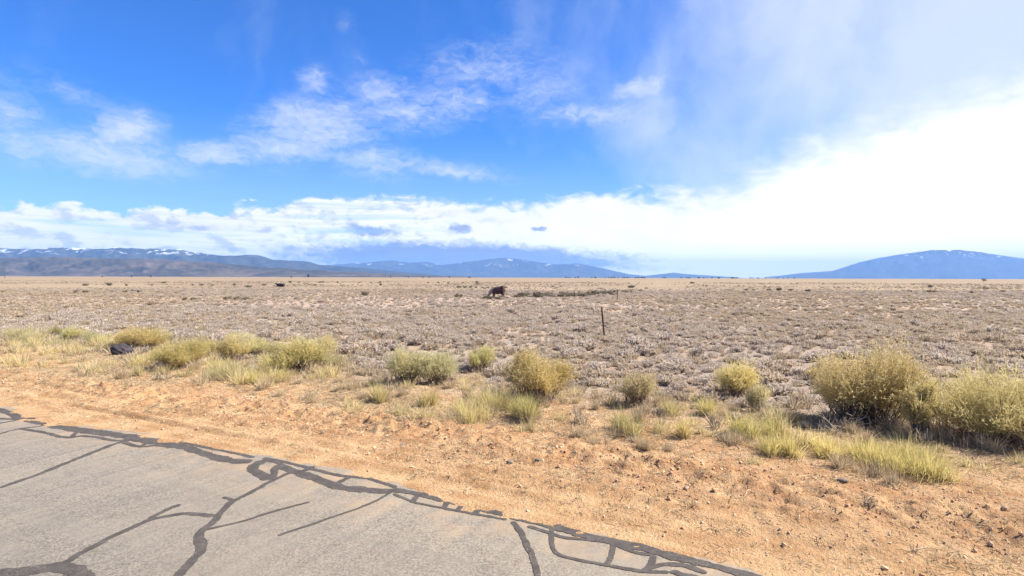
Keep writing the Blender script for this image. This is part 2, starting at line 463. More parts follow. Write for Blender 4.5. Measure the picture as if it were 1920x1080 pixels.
def ground_h(x, y):
    x = np.asarray(x, float); y = np.asarray(y, float)
    u, v = uv(x, y)
    ve = v - edge_v(u)
    dist = np.hypot(x, y)
    far = 1 - sst(dist, 60, 220)
    z = 0.10 * fbm(x * 0.13, y * 0.13, 3, 21) * sst(ve, 4, 12) * far
    z += 0.035 * fbm(x * 0.9, y * 0.9, 3, 31) * sst(ve, 2.2, 5) * far
    near = 1 - sst(dist, 20, 45)
    # loose sand, dragged into streaks along the road
    z += 0.030 * fbm(u * 0.6, v * 3.2, 4, 41) * sst(ve, 0.1, 0.9) * near
    z += 0.026 * fbm(u * 3.0, v * 7.0, 4, 43, 0.65) * sst(ve, 0.0, 0.6) * near
    z += 0.055 * fbm(u * 0.30, v * 6.5, 3, 77, 0.6) * sst(ve, 0.15, 0.5) * (1 - sst(ve, 1.6, 2.4)) * near
    # clod windrow left by the grader
    wr = np.exp(-((ve - 1.9 - 0.35 * fbm(u * 0.25, v * 0, 2, 47)) / 0.55) ** 2)
    z += near * wr * (0.05 + 0.14 * np.clip(fbm(u * 5, v * 6, 4, 49, 0.7), -0.4, 1))
    # wheel rut
    rut = np.exp(-((v - 0.63 - 0.05 * fbm(u * 0.3, u * 0, 2, 51)) / 0.038) ** 2)
    rut2 = np.exp(-((v - 0.76 - 0.05 * fbm(u * 0.3, u * 0, 2, 51)) / 0.08) ** 2)
    brk = sst(fbm(u * 0.5, u * 0 + 4, 3, 53), -0.7, -0.2) * (1 - sst(u, -9.5, -6.5))
    z += near * (-0.06 * rut + 0.03 * rut2) * brk
    # hummocks under the roadside bushes
    z += 0.07 * near * np.exp(-((ve - 5.0) / 1.6) ** 2) * (0.4 + vnoise(u * 0.5, v * 0.6, 57))
    z += -0.012 + 0.012 * sst(ve, 0.0, 0.35)
    z += 0.030 * fbm(x * 6.0, y * 6.0, 3, 63, 0.65) * near * sst(ve, 0.1, 1.2)
    spill = 0.006 + 0.020 * fbm(u * 3.5, v * 6.0, 4, 65, 0.6) + 0.010 * fbm(u * 0.8, v * 0.5, 2, 66) - 0.060 * np.clip(-ve, 0, 2.0)
    z = np.where(ve < 0, np.where(dist < 40, spill, -0.06), np.where(ve < 0.3, z * sst(ve, 0, 0.3) + spill * (1 - sst(ve, 0, 0.3)), z))
    return z


# ------------------------------------------------------------------ ground
def axis(lo, hi, step, growth, far):
    mid = np.arange(lo, hi + 1e-6, step)
    up, s, p = [], step, hi
    while p < far:
        s *= growth; p += s; up.append(p)
    dn, s, p = [], step, lo
    while p > -far:
        s *= growth * 1.05; p -= s; dn.append(p)
    return np.concatenate([dn[::-1], mid, up])


FAR = 42000.0
gx = axis(-9.5, 8.5, 0.04, 1.045, FAR)
gy = axis(4.0, 12.5, 0.04, 1.035, FAR)
GX, GY = np.meshgrid(gx, gy)
GZ = ground_h(GX, GY)
nx, ny = len(gx), len(gy)
ii = (np.arange(ny - 1)[:, None] * nx + np.arange(nx - 1)[None, :]).ravel()
quads = np.stack([ii, ii + 1, ii + nx + 1, ii + nx], 1)

m, t, out = mat_new('plain_ground')
M['ground'] = m
pos = t.node('ShaderNodeNewGeometry').outputs['Position']
vd = t.m('SUBTRACT', t.vm('DOT_PRODUCT', pos, (VX, VY, 0)), V0)
ud = t.vm('DOT_PRODUCT', pos, (UX, UY, 0))
uvv = t.comb(ud, vd, 0.0)
dist = t.vm('LENGTH', pos)
n_big = t.noise(pos, 0.22, 4, 0.55)
n_mid = t.noise(pos, 1.6, 5, 0.6)
n_fine = t.noise(pos, 26.0, 4, 0.65)
n_str = t.noise(t.vm('MULTIPLY', uvv, (0.7, 4.5, 1)), 1.0, 5, 0.6)
sand = t.mix(t.ss(n_mid, 0.35, 0.68), (0.47, 0.265, 0.127), (0.64, 0.41, 0.218))
sand = t.mix(t.ss(n_str, 0.46, 0.70, 0.0, 0.75), sand, (0.66, 0.44, 0.24))
red = t.m('MULTIPLY', t.m('MULTIPLY', t.ss(vd, 0.7, 1.7), t.ss(vd, 4.2, 2.4)), t.ss(t.noise(pos, 2.6, 5, 0.65), 0.36, 0.60))
sand = t.mix(t.m('MULTIPLY', red, 0.62), sand, (0.46, 0.25, 0.13))
rust = t.m('MULTIPLY', t.m('MULTIPLY', t.ss(vd, 0.9, 1.8), t.ss(vd, 5.0, 3.0)), t.ss(t.noise(pos, 6.5, 5, 0.7), 0.56, 0.66))
sand = t.mix(t.m('MULTIPLY', rust, 0.75), sand, (0.43, 0.20, 0.085))
speck = t.ss(n_fine, 0.60, 0.70)
sand = t.mix(t.m('MULTIPLY', speck, t.ss(vd, 0.2, 1.4, 0.15, 0.55)), sand, (0.26, 0.145, 0.08))
strawy = t.m('MULTIPLY', t.ss(t.noise(pos, 17.0, 5, 0.7), 0.52, 0.66), t.ss(n_mid, 0.4, 0.62))
sand = t.mix(t.m('MULTIPLY', strawy, t.ss(vd, 0.3, 2.5, 0.25, 0.7)), sand, (0.54, 0.42, 0.26))
field = t.mix(t.ss(n_mid, 0.35, 0.7), (0.41, 0.285, 0.20), (0.50, 0.375, 0.275))
greyp = t.ss(t.m('ADD', n_big, t.m('MULTIPLY', n_mid, 0.25)), 0.55, 0.74)
greyp = t.m('MULTIPLY', greyp, t.ss(vd, 5.0, 9.0))
field = t.mix(t.m('MULTIPLY', greyp, 0.75), field, (0.36, 0.30, 0.265))
field = t.mix(t.m('MULTIPLY', t.ss(n_fine, 0.55, 0.7), 0.5), field, (0.32, 0.24, 0.18))
near = t.mix(t.ss(t.m('ADD', vd, t.m('MULTIPLY', t.m('SUBTRACT', n_mid, 0.5), 4.0)), 3.4, 6.5), sand, field)
# the distant plain: long pale grass with rows of scrub
pf = t.vm('MULTIPLY', pos, (0.02, 0.012, 0))
fa = t.noise(pf, 1.0, 8, 0.68)
fb = t.noise(t.vm('MULTIPLY', pos, (0.16, 0.10, 0)), 1.0, 6, 0.7)
farc = t.mix(t.ss(fa, 0.4, 0.62), (0.30, 0.222, 0.15), (0.375, 0.28, 0.18))
farc = t.mix(t.ss(fb, 0.52, 0.66, 0.0, 0.6), farc, (0.24, 0.185, 0.14))
fc = t.noise(t.vm('MULTIPLY', pos, (0.0022, 0.006, 0)), 1.0, 6, 0.6)
farc = t.mix(t.ss(fc, 0.52, 0.66, 0.0, 0.5), farc, (0.27, 0.22, 0.17))
c = t.mix(t.ss(dist, 50.0, 170.0), near, farc)
p = t.node('ShaderNodeBsdfPrincipled')
t.put(p.inputs['Base Color'], t.vm('SCALE', c, ALB))
p.inputs['Roughness'].default_value = 0.95
p.inputs['Specular IOR Level'].default_value = 0.1
b = t.node('ShaderNodeBump')
b.inputs['Distance'].default_value = 0.05
t.put(b.inputs['Strength'], t.ss(dist, 8.0, 60.0, 1.0, 0.3))
t.put(b.inputs['Height'], t.noise(pos, 22.0, 5, 0.7))
t.put(p.inputs['Normal'], b.outputs[0])
t.l.new(p.outputs[0], out.inputs[0])

ground = obj('ground', mesh_np('ground', np.stack([GX, GY, GZ], -1), [quads], M['ground'], smooth=True))
tag(ground, 'orange sand shoulder running into a flat tan sagebrush plain', None, None, 'structure')

# ------------------------------------------------------------------ road: a slab with a broken edge
m, t, out = mat_new('aged_asphalt')
M['asphalt'] = m
pos = t.node('ShaderNodeNewGeometry').outputs['Position']
agg = t.noise(pos, 48.0, 4, 0.75)
agg2 = t.node('ShaderNodeTexVoronoi')
t.put(agg2.inputs['Vector'], pos)
agg2.inputs['Scale'].default_value = 62.0
ag = t.m('ADD', t.m('MULTIPLY', agg, 0.65), t.m('MULTIPLY', agg2.outputs['Color'], 0.35))
c = t.mix(t.ss(ag, 0.30, 0.68), (0.135, 0.116, 0.092), (0.325, 0.278, 0.222))
big = t.noise(pos, 0.55, 5, 0.6)
c = t.mix(t.ss(big, 0.38, 0.68, 0.0, 0.55), c, (0.245, 0.205, 0.158))
strk = t.noise(t.vm('MULTIPLY', t.comb(t.vm('DOT_PRODUCT', pos, (UX, UY, 0)), t.vm('DOT_PRODUCT', pos, (VX, VY, 0)), 0.0), (0.25, 3.2, 1)), 1.0, 4, 0.6)
c = t.mix(t.ss(strk, 0.5, 0.72, 0.0, 0.35), c, (0.185, 0.165, 0.140))
wheel = t.m('MULTIPLY', t.ss(strk, 0.35, 0.6), t.ss(t.noise(pos, 0.9, 5, 0.6), 0.4, 0.6, 0.0, 0.45))
c = t.mix(wheel, c, (0.315, 0.27, 0.21))
edge = t.m('SUBTRACT', t.vm('DOT_PRODUCT', pos, (VX, VY, 0)), V0)
dust = t.m('MULTIPLY', t.ss(edge, -1.3, 0.15), t.ss(t.noise(pos, 2.2, 6, 0.65), 0.38, 0.68, 0.0, 0.85))
c = t.mix(dust, c, (0.38, 0.265, 0.165))
stain = t.ss(t.noise(pos, 1.1, 7, 0.7, 0.8), 0.58, 0.72, 0.0, 0.4)
c = t.mix(stain, c, (0.13, 0.115, 0.10))
p = t.node('ShaderNodeBsdfPrincipled')
t.put(p.inputs['Base Color'], t.vm('SCALE', c, ALB))
p.inputs['Roughness'].default_value = 0.85
p.inputs['Specular IOR Level'].default_value = 0.25
b = t.node('ShaderNodeBump')
b.inputs['Strength'].default_value = 0.5
b.inputs['Distance'].default_value = 0.006
t.put(b.inputs['Height'], ag)
t.put(p.inputs['Normal'], b.outputs[0])
t.l.new(p.outputs[0], out.inputs[0])

us = np.concatenate([np.linspace(-400, -30, 40), np.arange(-29.9, 12, 0.035), np.linspace(12.1, 300, 40)])
ve = edge_v(us) + V0
outer = np.stack([us * UX + ve * VX, us * UY + ve * VY, np.zeros_like(us)], 1)
lipd = outer + np.array([VX * 0.012, VY * 0.012, -0.006])
low = outer + np.array([VX * 0.02, VY * 0.02, -0.09])
vi = np.full_like(us, V0 - 7.4)
inner = np.stack([us * UX + vi * VX, us * UY + vi * VY, np.zeros_like(us)], 1)
il = inner + np.array([0, 0, -0.09])
n = len(us)
V = np.concatenate([il, inner, outer, lipd, low])
k = np.arange(n - 1)
F = np.concatenate([np.stack([k + r * n, k + 1 + r * n, k + 1 + (r + 1) * n, k + (r + 1) * n], 1) for r in range(4)])
road = obj('road', mesh_np('road', V, [F], M['asphalt']))
tag(road, 'pale grey asphalt road lane with tar-sealed cracks', None, None, 'structure')


m, t, out = mat_new('worn_crack_tar')
M['tar'] = m
pos = t.node('ShaderNodeNewGeometry').outputs['Position']
c = t.mix(t.ss(t.noise(pos, 9.0, 5, 0.65), 0.35, 0.7), (0.070, 0.059, 0.052), (0.112, 0.095, 0.082))
wear = t.m('MULTIPLY', t.ss(t.noise(pos, 55.0, 4, 0.75), 0.54, 0.64), t.ss(t.noise(pos, 3.0, 4, 0.6), 0.42, 0.66, 0.08, 0.85))
c = t.mix(wear, c, (0.27, 0.228, 0.18))
p = t.node('ShaderNodeBsdfPrincipled')
t.put(p.inputs['Base Color'], t.vm('SCALE', c, ALB))
p.inputs['Roughness'].default_value = 0.8
p.inputs['Specular IOR Level'].default_value = 0.2
t.l.new(p.outputs[0], out.inputs[0])


def tar_strip(width, pts, si):
    """a hand-poured strip of sealant: wavering width, rounded ends, a few mm proud of the asphalt"""
    P = np.array(pts, float)
    d = np.r_[0, np.cumsum(np.hypot(*np.diff(P, axis=0).T))]
    s = np.arange(0, d[-1], 0.02) if d[-1] > 0.06 else np.linspace(0, d[-1], 4)
    x = np.interp(s, d, P[:, 0]); y = np.interp(s, d, P[:, 1])
    ker = np.ones(7) / 7
    if len(s) > 14:
        xp = np.pad(x, 3, mode='reflect', reflect_type='odd'); yp = np.pad(y, 3, mode='reflect', reflect_type='odd')
        x = np.convolve(xp, ker, 'valid'); y = np.convolve(yp, ker, 'valid')
    x = x + 0.010 * fbm(s * 5, s * 0 + si, 3, 61); y = y + 0.010 * fbm(s * 5, s * 0 + si, 3, 67)
    tx, ty = np.gradient(x), np.gradient(y)
    L = np.hypot(tx, ty) + 1e-9
    nx_, ny_ = -ty / L, tx / L
    capt = np.clip(np.minimum(s, s[-1] - s) / (width * 0.5), 0, 1)
    wl = width * 0.55 * (1 + 0.75 * fbm(s * 5, s * 0 + si * 3.3, 5, 71, 0.75)) * np.sqrt(0.08 + 0.92 * capt * (2 - capt))
    wr = width * 0.55 * (1 + 0.75 * fbm(s * 5, s * 0 + si * 5.1 + 50, 5, 73, 0.75)) * np.sqrt(0.08 + 0.92 * capt * (2 - capt))
    z = 0.0014 + 0.00009 * si
    A = np.stack([x + nx_ * wl, y + ny_ * wl, np.full_like(x, z)], 1)
    B = np.stack([x - nx_ * wr, y - ny_ * wr, np.full_like(x, z)], 1)
    n = len(s); k = np.arange(n - 1)
    F = np.stack([k, k + n, k + 1 + n, k + 1], 1)
    return mesh_np('crack_seal', np.concatenate([A, B]), [F], M['tar'])


for si, (w, pts) in enumerate(TAR):
    obj('crack_seal', tar_strip(w, pts, si), road)


# ------------------------------------------------------------------ mountains
def mat_mountain(name, cols, snow, snow_h, nscale):
    m, t, out = mat_new(name)
    pos = t.node('ShaderNodeNewGeometry').outputs['Position']
    hx, hy, hz = t.xyz(pos)
    n1 = t.noise(pos, nscale, 6, 0.6)
    n2 = t.noise(t.vm('MULTIPLY', pos, (1.0, 0.6, 2.5)), nscale * 3.1, 6, 0.65)
    c = t.mix(t.ss(n1, 0.40, 0.60), cols[0], cols[1])
    c = t.mix(t.ss(n2, 0.50, 0.66, 0.0, 0.8), c, cols[2])
    if snow > 0:
        gul = t.noise(t.vm('MULTIPLY', pos, (1.0, 1.0, 0.55)), nscale * 2.2, 7, 0.62, 0.5)
        s = t.m('MULTIPLY', t.ss(hz, snow_h[0], snow_h[1]), t.ss(gul, 0.60 - snow, 0.66 - snow))
        c = t.mix(s, c, (0.85, 0.87, 0.90))
    p = t.node('ShaderNodeBsdfPrincipled')
    t.put(p.inputs['Base Color'], t.vm('SCALE', c, ALB))
    p.inputs['Roughness'].default_value = 0.95
    p.inputs['Specular IOR Level'].default_value = 0.05
    t.l.new(p.outputs[0], out.inputs[0])
    return m


def range_mesh(name, prof, D, depth, mat, rough, seed, wl, nx=520, nyr=60, label='', flat=1.25):
    P = np.array(prof, float)
    xs = np.linspace(P[0, 0], P[-1, 0], nx)
    hp = np.interp(xs, P[:, 0], P[:, 1])
    hp = hp * (1 + (0.05 if flat < 1.5 else 0.012) * fbm(xs / (wl * 0.25), xs * 0, 4, seed + 3))
    ts = np.linspace(-1, 1, nyr)
    X, T = np.meshgrid(xs, ts)
    Hp = np.broadcast_to(hp, X.shape)
    crest = 0.12 * fbm(X / (wl * 2), X * 0, 3, seed + 9)
    tt = np.clip(np.abs(T - crest), 0, 1)
    shape = 1 - tt ** flat
    Yw = D + T * depth
    rid = 1 - np.abs(fbm(X / wl, Yw / (wl * 1.6), 5, seed, 0.55))       # spurs and gullies
    rid2 = fbm(X / (wl * 0.35), Yw / (wl * 0.6), 4, seed + 20)
    cut = np.clip((1 - rid) * rough * 1.6 + np.abs(rid2) * rough * 0.5, 0, 0.85)
    z = Hp * shape * (1 - cut * np.minimum(1, tt * 2.6))
    # the skyline keeps the profile: scale the columns so each one's top is the profile height seen from the plain
    top = (z / (Yw / D)).max(0)
    z = z * np.where(top > 1, hp / np.maximum(top, 1), 1)
    endf = np.minimum(1, np.minimum(X - xs[0], xs[-1] - X) / (0.02 * (xs[-1] - xs[0])) + 0.0)
    z = z * endf - 6.0
    # spread the far columns so the plan is not a slab
    Xw = X * (Yw / D)
    ii = (np.arange(nyr - 1)[:, None] * nx + np.arange(nx - 1)[None, :]).ravel()
    q = np.stack([ii, ii + 1, ii + nx + 1, ii + nx], 1)
    o = obj(name, mesh_np(name, np.stack([Xw, Yw, z], -1), [q], mat, smooth=True))
    tag(o, label, None, None, 'structure')
    return o


forest = [(0.030, 0.034, 0.026), (0.055, 0.055, 0.040), (0.11, 0.09, 0.065)]
scrub = [(0.055, 0.052, 0.042), (0.115, 0.09, 0.068), (0.19, 0.145, 0.11)]
range_mesh('hills', MESA, 9000, 1500, mat_mountain('mesa_scrub', scrub, 0.0, (0, 1), 0.0011), 0.5, 101, 700, label='low grey-brown scrub mesa in front of the snowy range')
range_mesh('mountains', LEFT, 18000, 3200, mat_mountain('range_forest', forest, 0.05, (600, 820), 0.0013), 0.45, 111, 1500, label='long blue mountain range with snow streaks behind the mesa')
range_mesh('mountains', CENT, 33000, 4500, mat_mountain('far_forest', forest, 0.005, (500, 900), 0.0009), 0.5, 121, 2200, label='pale blue far mountain range in the middle of the horizon')
range_mesh('mountain', DOME, 34000, 4200, mat_mountain('dome_forest', forest, 0.02, (1050, 1400), 0.0011), 0.3, 131, 1900, label='broad rounded blue mountain standing alone at right', flat=1.8)

# ------------------------------------------------------------------ haze over the valley
HB = 42500.0
hm, t, out = mat_new('valley_haze')
pv = t.node('ShaderNodeVolumePrincipled')
pv.inputs['Color'].default_value = (0.19, 0.385, 0.78, 1)
pv.inputs['Density'].default_value = 2.9e-5
pv.inputs['Density Attribute'].default_value = ""
pv.inputs['Anisotropy'].default_value = 0.0
t.l.new(pv.outputs[0], out.inputs['Volume'])
x0, x1, y0, y1, z0, z1 = -HB, HB, -HB, HB, -30.0, 1250.0
V = [(x, y, z) for z in (z0, z1) for y in (y0, y1) for x in (x0, x1)]
hz = obj('haze', mesh_np('haze', V, [[(0, 2, 3, 1), (4, 5, 7, 6), (0, 1, 5, 4), (2, 6, 7, 3), (0, 4, 6, 2), (1, 3, 7, 5)]], hm))
tag(hz, 'thin blue haze over the valley', None, None, 'stuff')


# ------------------------------------------------------------------ plants: many thin blades built in one go
def ribbons(P, Wd, side=None):
    """P (n,k,3) centre lines, Wd (n,k) half widths -> flat curved blades"""
    n, k, _ = P.shape
    T = P[:, -1] - P[:, 0]
    T = T / (np.linalg.norm(T, axis=1, keepdims=True) + 1e-9)
    if side is None:
        r = rng.normal(size=(n, 3))
        side = np.cross(T, r)
        side = side / (np.linalg.norm(side, axis=1, keepdims=True) + 1e-9)
    A = P + side[:, None, :] * Wd[..., None]
    B = P - side[:, None, :] * Wd[..., None]
    V = np.stack([A, B], 2).reshape(-1, 3)
    base = (np.arange(n)[:, None] * (2 * k) + 2 * np.arange(k - 1)[None, :]).ravel()
    F = np.stack([base, base + 1, base + 3, base + 2], 1)
    return V, F


def bez(a, b, c, k):
    s = np.linspace(0, 1, k)[None, :, None]
    return a[:, None] * (1 - s) ** 2 + 2 * b[:, None] * s * (1 - s) + c[:, None] * s ** 2


def dome_dirs(n, tmax):
    ph = rng.uniform(0, 2 * np.pi, n)
    ct = rng.uniform(np.cos(tmax), 1, n)
    st = np.sqrt(1 - ct ** 2)
    return np.stack([st * np.cos(ph), st * np.sin(ph), ct], 1)


def tube3(P, Wd):
    """three-sided tapered stems along P (n,k,3)"""
    n, k, _ = P.shape
    T = P[:, -1] - P[:, 0]; T /= np.linalg.norm(T, axis=1, keepdims=True) + 1e-9
    r = rng.normal(size=(n, 3)); s1 = np.cross(T, r); s1 /= np.linalg.norm(s1, axis=1, keepdims=True) + 1e-9
    s2 = np.cross(T, s1)
    rings = []
    for j in range(3):
        a = 2 * np.pi * j / 3
        rings.append(P + (s1 * np.cos(a) + s2 * np.sin(a))[:, None, :] * Wd[..., None])
    V = np.stack(rings, 2).reshape(-1, 3)
    F = []
    b0 = (np.arange(n)[:, None] * (3 * k) + 3 * np.arange(k - 1)[None, :]).ravel()
    for j in range(3):
        j2 = (j + 1) % 3
        F.append(np.stack([b0 + j, b0 + j2, b0 + 3 + j2, b0 + 3 + j], 1))
    return V, np.concatenate(F)


def bush_arrays(w, h, nmain=36, nshoot=1000, nleaf=4, flowers=0.35, leaf=0.045, open_=0.0, tmax=1.08, shoot_w=0.0022, leaf_w=0.0028, lumps=5):
    """a rounded shrub: woody stems fanning from the base, upright shoots with narrow leaves on the outer half, heads on the tips"""
    nmain = int(nmain * 1.5)
    rx = w / 2
    S = np.array([rx, rx * rng.uniform(0.85, 1.1), h * 0.94])
    # uneven outline: a few lobes that reach further than the rest
    ld = dome_dirs(lumps, tmax); la = rng.uniform(-0.30, 0.20, lumps)

    def reach(d):
        dd = d @ ld.T
        return 0.92 + (np.exp((dd - 1) * 9) * la).sum(1)
    # main stems
    d = dome_dirs(nmain, tmax * 0.92)
    end = d * S * (reach(d) * np.where(rng.random(nmain) < 0.15, rng.uniform(0.9, 1.05, nmain), rng.uniform(0.55, 0.8, nmain)))[:, None]
    st = np.stack([rng.normal(0, rx * 0.24, nmain), rng.normal(0, rx * 0.24, nmain), np.full(nmain, -0.03)], 1)
    mid = st * 0.45 + end * 0.55; mid[:, 2] -= 0.10 * h
    mid += rng.normal(0, 0.035 * w, mid.shape)
    Pm = bez(st, mid, end, 5)
    wm = (0.0032 + 0.0042 * rng.random(nmain))[:, None] * np.linspace(1.25, 0.5, 5)[None] * (0.6 + 0.5 * w)
    Vs, Fs = tube3(Pm, wm)
    # shoots, gathered in sprays with gaps between
    nt = max(8, int(nmain * 1.3))
    td = dome_dirs(nt, tmax); tr_ = rng.uniform(0.74, 1.10, nt)
    ti_ = rng.integers(0, nt, nshoot)
    d = td[ti_] + rng.normal(0, 0.15 + 0.5 / nt, (nshoot, 3))
    d[:, 2] = np.where(d[:, 2] < 0.26, 0.26 + 0.3 * rng.random(nshoot), d[:, 2])
    d /= np.linalg.norm(d, axis=1, keepdims=True)
    rr = reach(d) * tr_[ti_] * (1 - np.abs(rng.normal(0, 0.16, nshoot)))
    if open_ > 0:
        rr *= 1 - open_ * rng.random(nshoot) ** 2
    stray = rng.random(nshoot) < 0.08
    rr = np.where(stray, rr * rng.uniform(1.05, 1.28, nshoot), rr)
    dz_ = d.copy(); dz_[:, 2] = d[:, 2] ** 0.72; dz_[:, :2] *= 0.97
    tip = dz_ * S * rr[:, None]
    tip[:, 2] += rng.normal(0, 0.03 * h, nshoot)
    tip[:, 2] = np.maximum(tip[:, 2], 0.02)
    src = rng.integers(0, nmain, nshoot)
    # take the nearest of a few random stems, so that shoots belong to a branch
    best = np.full(nshoot, 1e9)
    for _ in range(7):
        c = rng.integers(0, nmain, nshoot); dd = np.linalg.norm(end[c] - tip, axis=1)
        src = np.where(dd < best, c, src); best = np.minimum(best, dd)
    jj = rng.integers(3, 5, nshoot)
    sp = Pm[src, jj]
    ctrl = sp * 0.5 + tip * 0.5
    ctrl[:, :2] += (tip - sp)[:, :2] * 0.34; ctrl[:, 2] -= (tip - sp)[:, 2] * 0.10
    ctrl += rng.normal(0, 0.02 * w, ctrl.shape)
    Pq = bez(sp, ctrl, tip, 4)
    wq = shoot_w * rng.uniform(0.7, 1.4, nshoot)[:, None] * np.linspace(1.0, 0.45, 4)[None]
    Vq, Fq = ribbons(Pq, wq)
    tq = np.repeat(rng.uniform(0, 0.7, nshoot), 8)
    # leaves
    nl = nshoot * nleaf
    si = np.repeat(np.arange(nshoot), nleaf)
    s = rng.uniform(0.35, 1.0, nl)[:, None]
    a, b, c = sp[si], ctrl[si], tip[si]
    lp = a * (1 - s) ** 2 + 2 * b * s * (1 - s) + c * s ** 2
    tg = 2 * (1 - s) * (b - a) + 2 * s * (c - b)
    tg /= np.linalg.norm(tg, axis=1, keepdims=True) + 1e-9
    ldir = tg + rng.normal(0, 0.42, (nl, 3)); ldir[:, 2] += 0.55
    ldir /= np.linalg.norm(ldir, axis=1, keepdims=True)
    ll = leaf * rng.uniform(0.6, 1.4, nl)[:, None]
    Pl = np.stack([lp, lp + ldir * ll * 0.5, lp + ldir * ll], 1)
    wl = leaf_w * rng.uniform(0.7, 1.3, nl)[:, None] * np.array([0.6, 1.0, 0.2])[None]
    Vl, Fl = ribbons(Pl, wl)
    tl = np.repeat(np.clip(rng.normal(0.5, 0.28, nl), 0, 1), 6)
    Vf = np.concatenate([Vq, Vl]); Ff = np.concatenate([Fq, Fl + len(Vq)]); tf = np.concatenate([tq, tl])
    # heads
    fl = None
    if flowers > 0:
        top = np.where((rng.random(nshoot) < flowers) & (rr > 0.66) & (d[:, 2] > 0.2))[0]
        if len(top):
            nb = 5
            ti = np.repeat(top, nb)
            dr = rng.normal(0, 1, (len(ti), 3)); dr[:, 2] = np.abs(dr[:, 2]) * 0.8 + 0.25
            dr /= np.linalg.norm(dr, axis=1, keepdims=True)
            L = rng.uniform(0.012, 0.026, len(ti))[:, None]
            o = tip[ti] + rng.normal(0, 0.007, (len(ti), 3))
            Ph = np.stack([o, o + dr * L * 0.6, o + dr * L], 1)
            wh = rng.uniform(0.004, 0.007, len(ti))[:, None] * np.array([0.5, 1.1, 0.5])[None]
            Vh, Fh = ribbons(Ph, wh)
            fl = (Vh, Fh, np.repeat(rng.random(len(ti)), 6))
    return (Vs, Fs, np.repeat(rng.random(nmain), 15)), (Vf, Ff, tf), fl


def thicket_arrays(w, h, subs=1, **kw):
    """a bush grown from several crowns of unequal height"""
    if subs <= 1:
        return bush_arrays(w, h, **kw)
    out = [[], [], []]
    ns = kw.pop('nshoot', 1000); nm = kw.pop('nmain', 36)
    a0 = rng.uniform(0, 6.28)
    for k in range(subs):
        if k == 0:
            ox, oy, ws, hs = 0.0, 0.0, w * .70, h
        else:
            a = a0 + 6.28 * k / (subs - 1) + rng.uniform(-.4, .4)
            ws = w * rng.uniform(.48, .66); hs = h * rng.uniform(.72, .97)
            r = (w - ws) / 2
            ox, oy = r * math.cos(a), r * math.sin(a)
        f = (ws / w) ** 1.6 * 1.35 / (0.55 + 0.3 * subs) * 1.25
        parts = bush_arrays(ws, hs, nshoot=max(60, int(ns * f)), nmain=max(10, int(nm * f)), **kw)
        for lst, p_ in zip(out, parts):
            if p_ is not None:
                V = p_[0] + np.array([ox, oy, 0.0]); V[:, :2] -= np.array([ox, oy]) * (0.45 * np.clip(1 - V[:, 2:3] / (0.5 * h), 0, 1))
                lst.append((V, p_[1], p_[2]))
    res = []
    for lst in out:
        if not lst:
            res.append(None); continue
        off = np.cumsum([0] + [len(q[0]) for q in lst[:-1]])
        res.append((np.concatenate([q[0] for q in lst]), np.concatenate([q[1] + o_ for q, o_ in zip(lst, off)]), np.concatenate([q[2] for q in lst])))
    return res


def tuft_arrays(w, h, n=260, bw=0.003, spread=0.5, lean=0.62, nclump=1):
    """bunch grass: curved blades from one or a few crowns"""
    cx = rng.normal(0, w * 0.22, nclump) if nclump > 1 else np.zeros(1)
    cy = rng.normal(0, w * 0.16, nclump) if nclump > 1 else np.zeros(1)
    k = rng.integers(0, nclump, n)
    ch = rng.uniform(0.7, 1.0, nclump)
    ph = rng.uniform(0, 2 * np.pi, n)
    rb = np.abs(rng.normal(0, w * 0.10, n))
    st = np.stack([cx[k] + rb * np.cos(ph), cy[k] + rb * np.sin(ph), np.full(n, -0.02)], 1)
    L = h * ch[k] * np.clip(rng.normal(0.78, 0.24, n), 0.2, 1.2)
    th = np.abs(rng.normal(0, lean, n))
    out_ = np.minimum(np.sin(th) * L, w * spread)
    ph2 = ph + rng.normal(0, 0.5, n)
    tip = st + np.stack([out_ * np.cos(ph2), out_ * np.sin(ph2), L * np.cos(th * 0.75)], 1)
    mid = st * 0.5 + tip * 0.5
    mid[:, :2] -= (tip - st)[:, :2] * 0.18
    mid[:, 2] += 0.10 * L
    P = bez(st, mid, tip, 4)
    Wd = bw * rng.uniform(0.6, 1.4, n)[:, None] * np.array([0.8, 1.0, 0.75, 0.12])[None]
    V, F = ribbons(P, Wd)
    return V, F, np.repeat(np.clip(rng.normal(0.5, 0.3, n), 0, 1), 8)


def seat(x, y):
    return float(ground_h(np.array([x]), np.array([y]))[0])


def shrub(name, x, y, w, h, label, cat, group, leafmat, tintc=(1, 1, 1), **kw):
    root = empty(name, (x, y, seat(x, y)), random.uniform(0, 6.28))
    tag(root, label, cat, group)
    st, fo, fl = thicket_arrays(w, h, **kw)
    obj('stems', mesh_np('stems', st[0], [st[1]], M['wood'], st[2]), root)
    f = obj('foliage', mesh_np('foliage', fo[0], [fo[1]], M[leafmat], fo[2]), root)
    f.color = (*tintc, 1)
    f['kind'] = 'stuff'
    if fl is not None:
        tag(obj('flower_heads', mesh_np('flower_heads', fl[0], [fl[1]], M['flower'], fl[2]), root), kind='stuff')
    V, F, tt = tuft_arrays(w * 1.2, h * .30, n=int(150 * w + 40), nclump=9, lean=.95, bw=.0034)
    tag(obj('dead_grass', mesh_np('dead_grass', V, [F], M['straw'], tt), root), kind='stuff')
    return root


